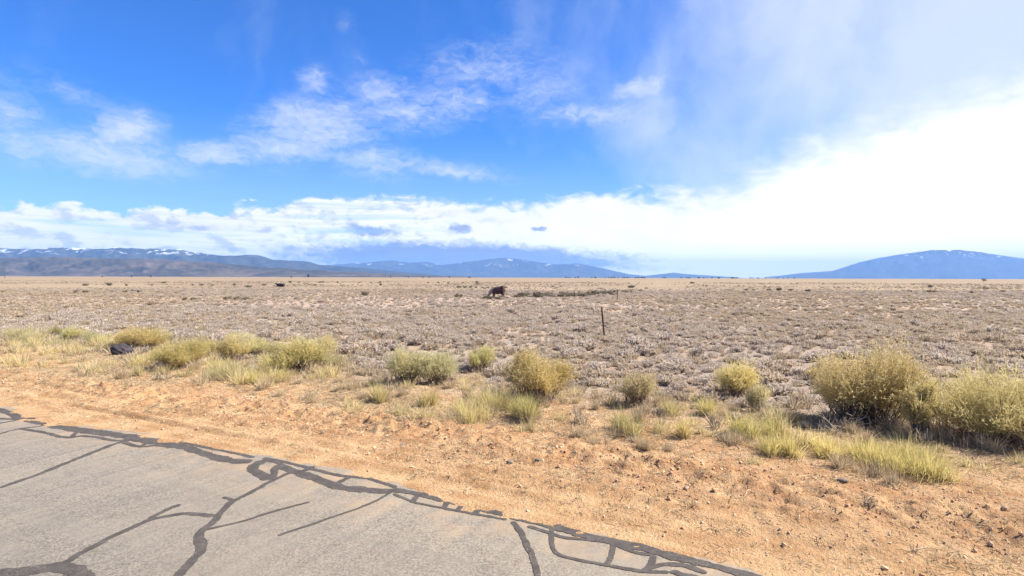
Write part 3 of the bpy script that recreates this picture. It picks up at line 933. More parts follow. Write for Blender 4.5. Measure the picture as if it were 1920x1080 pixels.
def tuft(x, y, w, h, label, n, nclump=1, mat='grass', tintc=(1, 1, 1), name='grass_tuft', group='grass tufts along the sandy shoulder', straw=0.6, **kw):
    V, F, tt = tuft_arrays(w, h, n=n, nclump=nclump, **kw)
    root = empty(name, (x, y, seat(x, y)), random.uniform(0, 6.28))
    tag(root, label, 'grass', group)
    o = obj('blades', mesh_np('blades', V, [F], M[mat], tt), root)
    o.color = (*tintc, 1)
    o['kind'] = 'stuff'
    if straw > 0:
        V, F, tt = tuft_arrays(w * 1.1, h * 0.55, n=int(n * straw), nclump=nclump, lean=0.95, **kw)
        tag(obj('dead_blades', mesh_np('dead_blades', V, [F], M['straw'], tt), root), kind='stuff')
    return root


RB, RG = 'rabbitbrush', 'bushes in the roadside row'
# x, y, width, height, leaf, tint, options, label
SHRUBS = [
    (6.01, 9.60, 1.80, 1.30, 'gold_leaf', (1.06, 1.0, .95), dict(subs=5, nshoot=3400, nmain=80, flowers=.8, nleaf=3, lumps=9), 'largest bush at right, rounded and golden with pale dry flower heads'),
    (6.30, 8.67, 0.70, 1.02, 'green_leaf', (1.0, .95, .85), dict(subs=2, nshoot=1300, nmain=50, flowers=.25), 'narrow olive bush between the largest golden bush and the wide one beside it'),
    (7.40, 8.50, 2.25, 1.14, 'green_leaf', (1.02, .97, .88), dict(subs=5, nshoot=3200, nmain=90, flowers=.1, lumps=10), 'wide yellow-olive bush cut by the right edge of the picture'),
    (0.49, 11.23, 1.60, 1.08, 'gold_leaf', (1.05, .97, .85), dict(subs=4, nshoot=2800, nmain=70, flowers=.55, lumps=8), 'large golden bush standing alone near the middle of the roadside row'),
    (2.37, 10.72, 1.12, 0.82, 'pale_leaf', (.92, .84, .72), dict(subs=2, nshoot=1200, nmain=60, flowers=.1, open_=.35, leaf=.035), 'twiggy straw-coloured bush just right of the large golden middle bush'),
    (4.70, 11.85, 1.22, 0.84, 'green_leaf', (1.06, 1.0, .86), dict(subs=1, nshoot=1800, nmain=50, flowers=.15, leaf=.05), 'round yellow-green bush on bare sand left of the largest bush'),
    (4.51, 10.41, 0.57, 0.61, 'pale_leaf', (.9, .86, .72), dict(subs=1, nshoot=520, nmain=26, flowers=.1, open_=.4), 'small thin upright bush right in front of the round yellow-green bush'),
    (-0.76, 15.20, 1.02, 0.90, 'green_leaf', (.92, .93, .82), dict(subs=2, nshoot=1100, nmain=60, flowers=.0, open_=.3), 'dark-stemmed bush set back behind the large golden middle bush'),
    (-2.50, 12.95, 1.12, 0.86, 'pale_leaf', (.95, .95, .82), dict(subs=2, nshoot=1500, nmain=60, flowers=.1), 'left one of the twin pale bushes left of the golden middle bush'),
    (-1.64, 13.05, 1.22, 0.82, 'pale_leaf', (.92, .94, .84), dict(subs=2, nshoot=1600, nmain=60, flowers=.05), 'right one of the twin pale bushes left of the golden middle bush'),
    (-5.63, 14.68, 1.29, 0.87, 'green_leaf', (1.02, 1.0, .86), dict(subs=3, nshoot=1900, nmain=70, flowers=.2, leaf=.06), 'tall spiky green bush at the right end of the left-hand thicket'),
    (-5.60, 17.24, 0.87, 0.71, 'pale_leaf', (1.0, .95, .8), dict(subs=2, nshoot=900, nmain=40, flowers=.1), 'pale bush behind the tall spiky bush of the left thicket'),
    (-6.91, 18.40, 0.93, 0.52, 'pale_leaf', (1.0, .97, .88), dict(subs=2, nshoot=700, nmain=40, flowers=.0), 'low pale bush behind and left of the tall spiky bush'),
    (-8.06, 16.19, 0.97, 0.75, 'gold_leaf', (1.0, .99, .95), dict(subs=2, nshoot=1200, nmain=50, flowers=.25), 'yellow bush left of the two grey-green bushes in the left thicket'),
    (-7.82, 17.46, 1.01, 0.61, 'green_leaf', (.98, .98, .95), dict(subs=2, nshoot=1000, nmain=50, flowers=.0), 'grey-green bush just right of the yellow bush in the left thicket'),
    (-9.90, 20.92, 1.06, 0.47, 'pale_leaf', (1.0, .98, .92), dict(subs=1, nshoot=700, nmain=40, flowers=.0), 'faint pale bush at the back of the left thicket'),
    (-8.90, 15.34, 1.30, 0.82, 'gold_leaf', (1.03, 1.02, .9), dict(subs=4, nshoot=2400, nmain=80, flowers=.3, lumps=9), 'widest yellow bush of the left thicket, nearest the bare shoulder'),
    (-12.35, 18.95, 1.46, 0.74, 'gold_leaf', (1.02, .95, .82), dict(subs=3, nshoot=1600, nmain=70, flowers=.4, lumps=7), 'golden bush behind the dark boulder at left'),
    (-16.83, 21.72, 0.90, 0.58, 'green_leaf', (1.03, 1.04, .9), dict(subs=1, nshoot=900, nmain=40, flowers=.0), 'round green bush near the far left end of the row'),
    (-18.68, 23.30, 0.61, 0.42, 'green_leaf', (.85, .86, .75), dict(subs=1, nshoot=500, nmain=30, flowers=.0), 'small dark green bush behind the round green one at far left'),
    (-17.73, 21.02, 0.91, 0.52, 'pale_leaf', (1.0, .98, .9), dict(subs=2, nshoot=700, nmain=36, flowers=.0), 'pale low bush just left of the round green bush at far left'),
    (-15.12, 20.43, 0.88, 0.51, 'pale_leaf', (.98, .98, .86), dict(subs=2, nshoot=700, nmain=36, flowers=.0), 'pale low bush just right of the round green bush at far left'),
    (-9.52, 17.62, 0.93, 0.52, 'gold_leaf', (1.0, .98, .88), dict(subs=2, nshoot=800, nmain=40, flowers=.1), 'yellow bush tucked behind the right half of the widest yellow bush'),
    (-7.05, 16.95, 0.87, 0.56, 'green_leaf', (1.0, .98, .85), dict(subs=2, nshoot=800, nmain=40, flowers=.0), 'olive bush tucked behind the left half of the tall spiky bush'),
    (-12.75, 20.45, 1.02, 0.61, 'pale_leaf', (1.0, .96, .82), dict(subs=2, nshoot=800, nmain=40, flowers=.1), 'pale bush half hidden at the back of the golden bush by the boulder'),
    (-4.75, 15.05, 0.84, 0.50, 'pale_leaf', (.98, .95, .82), dict(subs=2, nshoot=800, nmain=40, flowers=.1), 'low pale bush at the right foot of the tall spiky bush'),
    (-18.82, 21.32, 0.88, 0.49, 'pale_leaf', (1.0, 1.0, .92), dict(subs=2, nshoot=600, nmain=36, flowers=.0), 'pale bush at the very left edge of the picture'),
    (7.52, 14.07, 0.53, 0.32, 'gold_leaf', (1.0, .93, .82), dict(subs=1, nshoot=420, nmain=24, flowers=.2), 'small golden bush peeping out behind the largest bush'),
]
for (x, y, w, h, lm, tc_, kw, lab) in SHRUBS:
    shrub('rabbitbrush', x, y, w * (1.12 if kw['subs'] == 1 else 1.32) * (1.28 if x < -4 else 1.04), h * (1.3 if x < -4 else 1.14), lab, 'bush', RG, lm, tc_, **kw)

# x, y, width, height, blades, crowns, material, tint, label
TUFTS = [
    (-18.25, 21.50, .80, .62, 260, 3, 'grass', (.98, 1, .95), 'pale leaning grass tuft at the far left end of the row'),
    (-16.95, 20.35, .80, .42, 240, 3, 'grass', (.92, .97, .9), 'low pale tuft in front of the round green bush at far left'),
    (-21.5, 28.4, .70, .26, 140, 2, 'straw', (1, 1, 1), 'tiny straw tuft out on the plain behind the far left bushes'),
    (-14.80, 20.15, .85, .44, 260, 3, 'grass', (.94, 1, .95), 'grass clump between the round green bush and the dark boulder'),
    (-13.10, 18.72, .70, .34, 220, 3, 'grass', (.95, .98, .95), 'short grass clump just left of the dark boulder'),
    (-10.15, 15.60, 1.10, .42, 420, 5, 'grass', (.93, .95, .85), 'low grass mat at the left foot of the widest yellow bush'),
    (-11.70, 19.80, .95, .48, 300, 3, 'grass', (1, 1, 1.1), 'whitish grass tuft right of the golden bush by the boulder'),
    (-6.80, 13.60, 1.35, .52, 620, 6, 'grass', (.95, 1, .95), 'wide pale green grass clump at the front of the left thicket'),
    (-5.50, 13.10, .62, .36, 320, 2, 'grass', (1, 1.02, .8), 'bright yellow-green tuft on the sand below the tall spiky bush'),
    (-2.52, 11.35, .46, .50, 300, 2, 'grass', (.98, 1.0, .9), 'upright grass tuft in front of the left twin bush'),
    (-1.64, 10.78, .42, .42, 260, 2, 'grass', (.98, .97, .85), 'thin upright tuft in front of the right twin bush'),
    (-0.80, 10.30, 1.15, .50, 700, 7, 'grass', (.93, .95, .82), 'broad loose grass patch left of the golden middle bush'),
    (0.26, 9.85, .66, .48, 480, 2, 'grass', (.92, .98, .78), 'green spiky tuft standing right in front of the golden middle bush'),
    (1.78, 9.10, .60, .44, 380, 3, 'grass', (.92, .95, .82), 'yellowish tuft in front of the twiggy straw-coloured bush'),
    (2.84, 10.05, .50, .36, 240, 2, 'grass', (.9, .92, .8), 'tuft right of the twiggy straw-coloured bush'),
    (3.50, 8.58, .72, .46, 460, 3, 'grass', (.95, 1, .75), 'full green tuft below the small thin upright bush'),
    (3.46, 9.90, .50, .38, 300, 2, 'grass', (.95, .98, .8), 'tuft in the shade left of the small thin upright bush'),
    (2.67, 8.80, .38, .36, 220, 1, 'grass', (.95, .93, .75), 'narrow straw-green tuft left of the full green tuft'),
    (3.76, 8.05, .62, .38, 440, 3, 'grass', (.95, .97, .75), 'rounded tuft at the sand edge right of the full green tuft'),
    (4.55, 7.85, .95, .34, 760, 6, 'grass', (.97, .98, .78), 'long low grass tuft in front of the dead branch pile'),
    (5.25, 7.40, 1.25, .36, 1100, 9, 'grass', (.97, 1, .76), 'big sprawling grass clump nearest the camera at right'),
    (-4.60, 14.30, .90, .30, 260, 4, 'straw', (1, .98, .9), 'dry straw patch right of the tall spiky bush'),
    (-17.85, 20.30, .80, .42, 240, 3, 'grass', (.92, .98, .98), 'greyish tuft at the left edge of the picture'),
    (-15.70, 19.55, .80, .34, 240, 3, 'grass', (.9, .95, .9), 'flat grass tuft at the sand edge at far left'),
    (-14.85, 22.20, .90, .40, 240, 3, 'straw', (1.05, 1, .9), 'tan straw tuft right behind the round green bush'),
    (-3.70, 12.50, .66, .20, 180, 4, 'straw', (1, .97, .9), 'flattened straw tuft on open sand left of the twin bushes'),
    (4.90, 9.72, .52, .26, 220, 2, 'straw', (.95, .95, .8), 'dry tuft at the left foot of the largest bush'),
    (2.02, 8.16, .36, .19, 150, 2, 'straw', (.95, .85, .7), 'small dead tuft alone on the reddish sand'),
    (-0.80, 9.60, .32, .14, 120, 2, 'straw', (.95, .9, .8), 'tiny dead tuft on the sand below the broad grass patch'),
    (-7.75, 14.95, .80, .36, 320, 4, 'grass', (.97, 1, .85), 'grass tuft at the right foot of the widest yellow bush'),
    (-9.3, 17.6, .9, .42, 280, 3, 'grass', (.98, .97, .9), 'grass tuft behind the widest yellow bush'),
    (-13.6, 19.9, .9, .4, 260, 3, 'grass', (1, .95, .82), 'yellow tuft right behind the dark boulder'),
]
for (x, y, w, h, n, nc, mt, tc_, lab) in TUFTS:
    tuft(x, y, w * (1.1 if x > -12 else 1.45), h * (.95 if x > -12 else 1.15), lab, int(n * 1.9), nc, mt, tc_, bw=0.0017 + 0.00011 * y)

FILL = []
for k in range(6):
    V, F, tt = tuft_arrays(.5, .3, n=170, nclump=3, bw=.0036, lean=.75)
    FILL.append((mesh_np('blades', V, [F], M['grass' if k < 3 else 'straw'], tt), k < 3))
cand = []
while len(cand) < 210:
    uu = random.uniform(-26, 7.5); vv_ = random.gauss(4.6, 1.35)
    if not 2.5 < vv_ < 8.0:
        continue
    vv_ += V0
    xx, yy = uu * UX + vv_ * VX, uu * UY + vv_ * VY
    if math.hypot(xx + 12.2, yy - 17.6) < 1.3 or abs(xx) > yy * .93 or any(math.hypot(xx - q[0], yy - q[1]) < .34 for q in cand):
        continue
    cand.append((xx, yy))
for i, (xx, yy) in enumerate(cand):
    me_, green = FILL[i % 6]
    s_ = random.uniform(.55, 1.15) * (1.35 if xx < -4.5 else 1.0)
    o = bpy.data.objects.new('grass_tuft', me_); link(o)
    o.location = (xx, yy, seat(xx, yy)); o.rotation_euler = (0, 0, random.uniform(0, 6.28)); o.scale = (s_, s_, s_ * random.uniform(.7, 1.2))
    if green:
        tag(o, 'small yellow-green grass clump filling a gap between the roadside bushes', 'grass', 'small yellow-green clumps in the roadside row')
    else:
        tag(o, 'small straw-coloured grass clump filling a gap between the roadside bushes', 'grass', 'small straw clumps in the roadside row')

# dead branches in front of the largest bush
root = empty('dead_branches', (5.22, 8.95, seat(5.22, 8.95)))
tag(root, 'pile of pale dead branches in front of the largest bush', 'branches')
M['deadwood'] = mat_leaf('bleached_wood', (0.40, 0.31, 0.22), (0.60, 0.50, 0.38), 0.0)
for k in range(16):
    a = random.uniform(0, 6.28); r0 = random.uniform(0, .35)
    s0 = np.array([[r0 * math.cos(a + 2), r0 * math.sin(a + 2) * .6, random.uniform(0, .04)]])
    L = random.uniform(.25, .6)
    e0 = s0 + np.array([[L * math.cos(a), L * math.sin(a) * .7, random.uniform(.02, .34)]])
    md = (s0 + e0) / 2 + np.array([[random.uniform(-.06, .06), random.uniform(-.06, .06), random.uniform(-.03, .08)]])
    Pm = [bez(s0, md, e0, 6)]
    Wm = [np.linspace(.009, .003, 6)[None]]
    for q in range(3):
        st_ = Pm[0][:, 2 + q]
        en_ = st_ + np.array([[random.uniform(-.12, .12), random.uniform(-.12, .12), random.uniform(0, .14)]])
        Pm.append(bez(st_, (st_ + en_) / 2, en_, 6)); Wm.append(np.linspace(.005, .002, 6)[None])
    V, F = tube3(np.concatenate(Pm), np.concatenate(Wm))
    obj('branch', mesh_np('branch', V, [F], M['deadwood'], np.full(len(V), random.random())), root)
V, F, tt = tuft_arrays(1.0, .22, n=420, nclump=8, lean=1.1, bw=.003)
tag(obj('dead_grass', mesh_np('dead_grass', V, [F], M['straw'], tt), root), kind='stuff')


# ------------------------------------------------------------------ sagebrush of the plain
def sage_mesh(w, h, mat, nsh, nleaf=2):
    st, fo, _ = bush_arrays(w, h, nmain=10, nshoot=int(nsh * 1.3), nleaf=nleaf, flowers=0, leaf=0.034 * (w / .4), tmax=1.35, shoot_w=0.005 * (w / .4), leaf_w=0.0075 * (w / .4), lumps=4)
    V = np.concatenate([fo[0], st[0]]); F = np.concatenate([fo[1], st[1] + len(fo[0])])
    return mesh_np('sagebrush', V, [F], M[mat], np.concatenate([fo[2], st[2] * 0.2]))


SAGE = [sage_mesh(.46, .18, 'sage', 130), sage_mesh(.40, .19, 'sage', 115), sage_mesh(.54, .17, 'sage', 150), sage_mesh(.44, .22, 'sage', 130),
        sage_mesh(.42, .17, 'sage_tan', 115), sage_mesh(.50, .19, 'sage_tan', 130)]
STRAWM = []
for k in range(4):
    V, F, tt = tuft_arrays(.34, .24, n=46, nclump=2, bw=.007, lean=.6)
    STRAWM.append(mesh_np('straw_tuft', V, [F], M['field_straw'], tt))


def scatter(name, meshes, P, Rz, Sc, idx, label):
    """one uncountable mass: points that carry turned and scaled copies"""
    tc_ = bpy.data.collections.new(name + '_kinds')
    for i, me in enumerate(meshes):
        tc_.objects.link(bpy.data.objects.new('%s_kind_%02d' % (name, i), me))
    me = bpy.data.meshes.new(name)
    n = len(P)
    me.vertices.add(n)
    me.vertices.foreach_set('co', np.asarray(P, np.float32).ravel())
    for an, ty, key, dat in (('rot', 'FLOAT_VECTOR', 'vector', Rz), ('size', 'FLOAT_VECTOR', 'vector', Sc), ('pick', 'INT', 'value', idx)):
        a = me.attributes.new(an, ty, 'POINT')
        a.data.foreach_set(key, np.asarray(dat, np.float32 if ty != 'INT' else np.int32).ravel())
    me.update()
    o = obj(name, me)
    ng = bpy.data.node_groups.new(name, 'GeometryNodeTree')
    ng.interface.new_socket(name='Geometry', in_out='INPUT', socket_type='NodeSocketGeometry')
    ng.interface.new_socket(name='Geometry', in_out='OUTPUT', socket_type='NodeSocketGeometry')
    N = ng.nodes; Lk = ng.links
    gi, go = N.new('NodeGroupInput'), N.new('NodeGroupOutput')
    iop = N.new('GeometryNodeInstanceOnPoints')
    ci = N.new('GeometryNodeCollectionInfo')
    ci.inputs['Collection'].default_value = tc_
    ci.inputs['Separate Children'].default_value = True
    ci.inputs['Reset Children'].default_value = True

    def na(an, ty):
        q = N.new('GeometryNodeInputNamedAttribute'); q.data_type = ty; q.inputs[0].default_value = an
        return q.outputs[0]
    e2r = N.new('FunctionNodeEulerToRotation')
    Lk.new(na('rot', 'FLOAT_VECTOR'), e2r.inputs[0])
    Lk.new(gi.outputs[0], iop.inputs['Points'])
    Lk.new(ci.outputs[0], iop.inputs['Instance'])
    iop.inputs['Pick Instance'].default_value = True
    Lk.new(na('pick', 'INT'), iop.inputs['Instance Index'])
    Lk.new(e2r.outputs[0], iop.inputs['Rotation'])
    Lk.new(na('size', 'FLOAT_VECTOR'), iop.inputs['Scale'])
    Lk.new(iop.outputs[0], go.inputs[0])
    md = o.modifiers.new('scatter', 'NODES'); md.node_group = ng
    tag(o, label, None, None, 'stuff')
    return o


BUSHXY = np.array([(s[0], s[1], s[2]) for s in SHRUBS])


def free_of_bushes(x, y, pad=0.45):
    ok = np.ones(len(x), bool)
    for bx_, by_, bw_ in BUSHXY:
        ok &= np.hypot(x - bx_, y - by_) > bw_ * pad
    return ok


def field_points(n, y0, y1, dens):
    """even cover of the wedge of plain in front of the road between two distances"""
    y = np.sqrt(rng.uniform(y0 ** 2, y1 ** 2, n))
    x = rng.uniform(-1, 1, n) * (y * 1.0 + 7)
    u, v = uv(x, y)
    keep = rng.random(n) < dens(x, y, v)
    return x[keep], y[keep]


def dens_field(x, y, v):
    bare = sst(fbm(x * 0.28, y * 0.28, 3, 201), -0.35, 0.1)
    d = sst(v, 3.8, 8.0) * (0.28 + 0.72 * bare)
    d = np.maximum(d, 0.05 * (v > 4.6))
    return d


x1, y1 = field_points(24000, 8, 45, dens_field)
x2, y2 = field_points(30000, 45, 110, lambda x, y, v: 0.45 + 0.55 * sst(fbm(x * 0.08, y * 0.05, 3, 207), -0.4, 0.2))
x3, y3 = field_points(17000, 110, 320, lambda x, y, v: sst(fbm(x * 0.03, y * 0.02, 3, 209), -0.3, 0.3))
x = np.concatenate([x1, x2, x3]); y = np.concatenate([y1, y2, y3])
ok = free_of_bushes(x, y); x, y = x[ok], y[ok]
n = len(x)
dd = np.hypot(x, y)
sz = np.clip(rng.lognormal(-0.30, 0.42, n) * (0.75 + 0.55 * vnoise(x * 0.22, y * 0.22, 213)), 0.3, 2.2) * (1 + 0.5 * sst(dd, 60, 200))
tan_zone = vnoise(x * 0.05, y * 0.035, 211)
pk = np.where(rng.random(n) < sst(tan_zone, 0.35, 0.75) * 0.75 + 0.1, rng.integers(4, 6, n), rng.integers(0, 4, n))
z = ground_h(x, y)
vis = (np.abs(x) < y * 0.9) & (y > 8)
score = np.where(vis, sz / dd, 0)
top = np.argsort(-score)[:300]
GREY, TAN = 'small grey sagebrush clumps on the open plain', 'small tan sagebrush clumps on the open plain'
for i in top:
    o = bpy.data.objects.new('sagebrush', SAGE[pk[i]])
    link(o)
    o.location = (x[i], y[i], z[i] - 0.01)
    o.rotation_euler = (0, 0, rng.uniform(0, 6.28))
    o.scale = (sz[i], sz[i], sz[i] * rng.uniform(.8, 1.15))
    if pk[i] < 4:
        tag(o, 'small low grey sagebrush clump on the plain behind the roadside bushes', 'sagebrush', GREY)
    else:
        tag(o, 'small low tan sagebrush clump on the plain behind the roadside bushes', 'sagebrush', TAN)
rest = np.ones(n, bool); rest[top] = False
x, y, z, sz, pk = x[rest], y[rest], z[rest], sz[rest], pk[rest]
n = len(x)
scatter('sagebrush_cover', SAGE, np.stack([x, y, z - 0.01], 1), np.stack([np.zeros(n), np.zeros(n), rng.uniform(0, 6.28, n)], 1),
        np.stack([sz, sz, sz * rng.uniform(.75, 1.15, n)], 1), pk, 'low grey and tan sagebrush covering the plain to the horizon')

# dry grass between the sage
xa, ya = field_points(9000, 8, 40, lambda x, y, v: 0.15 + 0.85 * sst(v, 3.0, 6.0) * (v > 2.8))
xb, yb = field_points(14000, 40, 130, lambda x, y, v: 0.3 + 0.7 * sst(vnoise(x * 0.05, y * 0.035, 211), 0.3, 0.7))
x = np.concatenate([xa, xb]); y = np.concatenate([ya, yb])
u_, v_ = uv(x, y); ok = v_ > 2.6; x, y = x[ok], y[ok]
n = len(x); s = np.clip(rng.lognormal(-0.3, 0.35, n), .3, 1.6)
scatter('dry_grass', STRAWM, np.stack([x, y, ground_h(x, y)], 1), np.stack([np.zeros(n), np.zeros(n), rng.uniform(0, 6.28, n)], 1),
        np.stack([s, s, s * rng.uniform(.7, 1.1, n)], 1), rng.integers(0, 4, n), 'thin dry straw grass between the sagebrush')


# ------------------------------------------------------------------ loose stones, clods and straw on the shoulder
def lump(seed, mat, sub=2, amp=0.35, sq=0.65):
    bm = bmesh.new()
    bmesh.ops.create_icosphere(bm, subdivisions=sub, radius=0.5)
    r = random.Random(seed)
    ax = [Vector((r.uniform(-1, 1), r.uniform(-1, 1), r.uniform(-1, 1))).normalized() for _ in range(7)]
    aa = [r.uniform(-amp, amp * 0.6) for _ in range(7)]
    for v in bm.verts:
        d = v.co.normalized()
        v.co *= 1 + sum(a * max(0, d.dot(q)) ** 3 for a, q in zip(aa, ax))
        v.co.z *= sq
    me = bpy.data.meshes.new('stone'); bm.to_mesh(me); bm.free()
    me.materials.append(mat)
    return me


CL = [lump(1, M['stone'], 1), lump(2, M['stone'], 1), lump(3, M['redclod'], 1), lump(4, M['redclod'], 1), lump(5, M['paleclod'], 1), lump(6, M['paleclod'], 1)]


def shoulder_points(n, vlo, vhi, dens):
    u = rng.uniform(-24, 9, n); v = rng.uniform(vlo, vhi, n)
    k = rng.random(n) < dens(u, v)
    u, v = u[k], v[k]
    vv = v + edge_v(u) + V0
    return u * UX + vv * VX, u * UY + vv * VY


x, y = shoulder_points(52000, 0.05, 5.5, lambda u, v: 0.10 + 0.9 * np.exp(-((v - 2.0) / 0.9) ** 2) * (0.25 + 0.75 * sst(fbm(u * .8, v * 1.5, 3, 301), -.2, .3)))
n = len(x); s = np.clip(rng.lognormal(-4.1, 0.55, n), .006, .075)
_, v_ = uv(x, y)
pk = np.where(rng.random(n) < 0.45 * np.exp(-((v_ - 2.0) / 0.9) ** 2) + .15, rng.integers(2, 4, n), np.where(rng.random(n) < .03, rng.integers(0, 2, n), rng.integers(4, 6, n)))
scatter('gravel', CL, np.stack([x, y, ground_h(x, y) + s * .12], 1), rng.uniform(0, 6.28, (n, 3)) * np.array([.15, .15, 1]),
        np.stack([s, s * rng.uniform(.7, 1.2, n), s], 1), pk, 'loose reddish clods and pebbles on the sandy shoulder')

LIT = []
for k in range(5):
    q = 9
    st_ = np.stack([rng.normal(0, .05, q), rng.normal(0, .05, q), np.full(q, .003)], 1)
    a = rng.uniform(0, 6.28, q); L = rng.uniform(.03, .10, q)
    en = st_ + np.stack([L * np.cos(a), L * np.sin(a), rng.uniform(0, .025, q)], 1)
    V, F = ribbons(bez(st_, (st_ + en) / 2 + rng.normal(0, .008, (q, 3)), en, 3), np.full((q, 3), .0022))
    LIT.append(mesh_np('straw_bits', V, [F], M['straw'], np.repeat(rng.random(q), 6)))
for k in range(2):
    V, F, tt = tuft_arrays(.12, .06, n=26, bw=.0028, lean=.8)
    LIT.append(mesh_np('straw_bits', V, [F], M['straw'], tt))
x, y = shoulder_points(60000, 0.1, 7.0, lambda u, v: (0.15 + 0.85 * sst(v, 0.5, 3.2)) * (0.2 + 0.8 * sst(fbm(u * .5, v * .9, 3, 311), -.3, .3)))
n = len(x); s = rng.uniform(.6, 1.5, n)
scatter('straw_litter', LIT, np.stack([x, y, ground_h(x, y)], 1), np.stack([np.zeros(n), np.zeros(n), rng.uniform(0, 6.28, n)], 1),
        np.stack([s, s, s], 1), rng.integers(0, 7, n), 'scattered straw bits on the sandy shoulder')

# a few stones one can pick out
for (x, y, s, lab) in [(-1.62, 8.45, .075, 'dark stone alone on the sand above the road edge'), (-0.02, 7.55, .09, 'dark flat stone on the sand right of the middle'),
                       (0.35, 7.62, .07, 'smaller stone beside the dark flat stone'), (4.02, 6.85, .10, 'dark rounded stone below the long low grass tuft'),
                       (-3.02, 9.05, .06, 'small grey stone on the sand near the road edge')]:
    o = obj('stone', lump(int(s * 1000), M['dark_stone'], 2))
    o.location = (x, y, seat(x, y) + s * .18); o.scale = (s * 1.3, s, s * .8); o.rotation_euler = (0, 0, x * 7)
    tag(o, lab, 'stone', 'dark stones on the shoulder')

# the dark boulder among the left-hand bushes: a hollowed block of lava
bm = bmesh.new()
bmesh.ops.create_icosphere(bm, subdivisions=4, radius=0.5)
hol = Vector((0.75, -0.62, 0.12)).normalized()
for v in bm.verts:
    d = v.co.normalized()
    k = 1 + 0.10 * (math.sin(d.x * 5 + 1) * math.cos(d.y * 4) + 0.5 * math.sin(d.z * 9 + d.x * 7))
    k -= 0.38 * max(0, d.dot(hol) - 0.45) / 0.55
    v.co = Vector((d.x * 0.30 * k, d.y * 0.24 * k, d.z * 0.21 * k))
me = bpy.data.meshes.new('boulder'); bm.to_mesh(me); bm.free(); me.materials.append(M['basalt'])
for p_ in me.polygons: p_.use_smooth = True
o = obj('boulder', me); o.location = (-12.2, 17.75, seat(-12.2, 17.75) + .12); o.rotation_euler = (0, R(8), R(10))
tag(o, 'dark charcoal boulder lying among the pale bushes at left', 'boulder')


# ------------------------------------------------------------------ fence posts: steel T posts
def box(bm, x0, x1, y0, y1, z0, z1):
    vs = [bm.verts.new((x, y, z)) for z in (z0, z1) for y in (y0, y1) for x in (x0, x1)]
    for f in ((0, 2, 3, 1), (4, 5, 7, 6), (0, 1, 5, 4), (2, 6, 7, 3), (0, 4, 6, 2), (1, 3, 7, 5)):
        bm.faces.new([vs[i] for i in f])


def bm_obj(name, bm, mat, parent=None):
    me = bpy.data.meshes.new(name); bm.to_mesh(me); bm.free(); me.materials.append(mat)
    return obj(name, me, parent)


def t_post(x, y, h, lean, label):
    root = empty('fence_post', (x, y, seat(x, y)), R(25))
    root.rotation_euler = (0, R(lean), 0)
    tag(root, label, 'post', 'rusty fence posts')
    bm = bmesh.new(); box(bm, -.030, .030, -.004, .004, -.2, h)
    bm_obj('flange', bm, M['rust'], root)
    bm = bmesh.new(); box(bm, -.005, .005, .0045, .045, -.2, h - .01)
    bm_obj('web', bm, M['rust'], root)
    bm = bmesh.new()
    for i in range(int(h / .09)):
        box(bm, -.012, .012, -.014, -.0045, .15 + i * .09, .175 + i * .09) if .175 + i * .09 < h else None
    bm_obj('studs', bm, M['rust'], root)
    for zz in (.45, .48):
        bm = bmesh.new(); box(bm, -.036, .036, -.018, .050, zz, zz + .006); bm_obj('wire_clip', bm, M['rust'], root)


t_post(3.90, 23.95, 1.28, -5.5, 'rusty steel fence post leaning left, standing alone on the plain')
t_post(10.68, 57.8, 1.32, 2.0, 'thin far fence post right behind the leaning one')


# ------------------------------------------------------------------ cattle
def skin_body(name, verts, edges, radii, mat, parent, sub=2, root_i=0):
    me = bpy.data.meshes.new(name)
    me.from_pydata(verts, edges, [])
    o = obj(name, me, parent)
    me.materials.append(mat)
    sk = o.modifiers.new('skin', 'SKIN'); sk.use_smooth_shade = True
    for i, r in enumerate(radii):
        me.skin_vertices[0].data[i].radius = r if isinstance(r, tuple) else (r, r)
    me.skin_vertices[0].data[root_i].use_root = True
    ss_ = o.modifiers.new('sub', 'SUBSURF'); ss_.levels = sub; ss_.render_levels = sub
    return o


m, t, out = mat_new('red_brown_hide')
M['hide_red'] = m
oc = t.node('ShaderNodeTexCoord').outputs['Object']
ox, oy, oz = t.xyz(oc)
nn = t.noise(oc, 3.0, 4, 0.6)
c = t.mix(t.ss(nn, .35, .65), (0.045, 0.016, 0.014), (0.07, 0.026, 0.022))
face = t.ss(t.m('ADD', ox, t.m('MULTIPLY', oz, -0.35)), -1.02, -1.16)
c = t.mix(face, c, (0.27, 0.22, 0.19))
sock = t.m('MULTIPLY', t.ss(oz, .34, .26), 0.85)
c = t.mix(sock, c, (0.25, 0.21, 0.18))
p = t.node('ShaderNodeBsdfPrincipled'); t.put(p.inputs['Base Color'], c); p.inputs['Roughness'].default_value = .7
t.l.new(p.outputs[0], out.inputs[0])

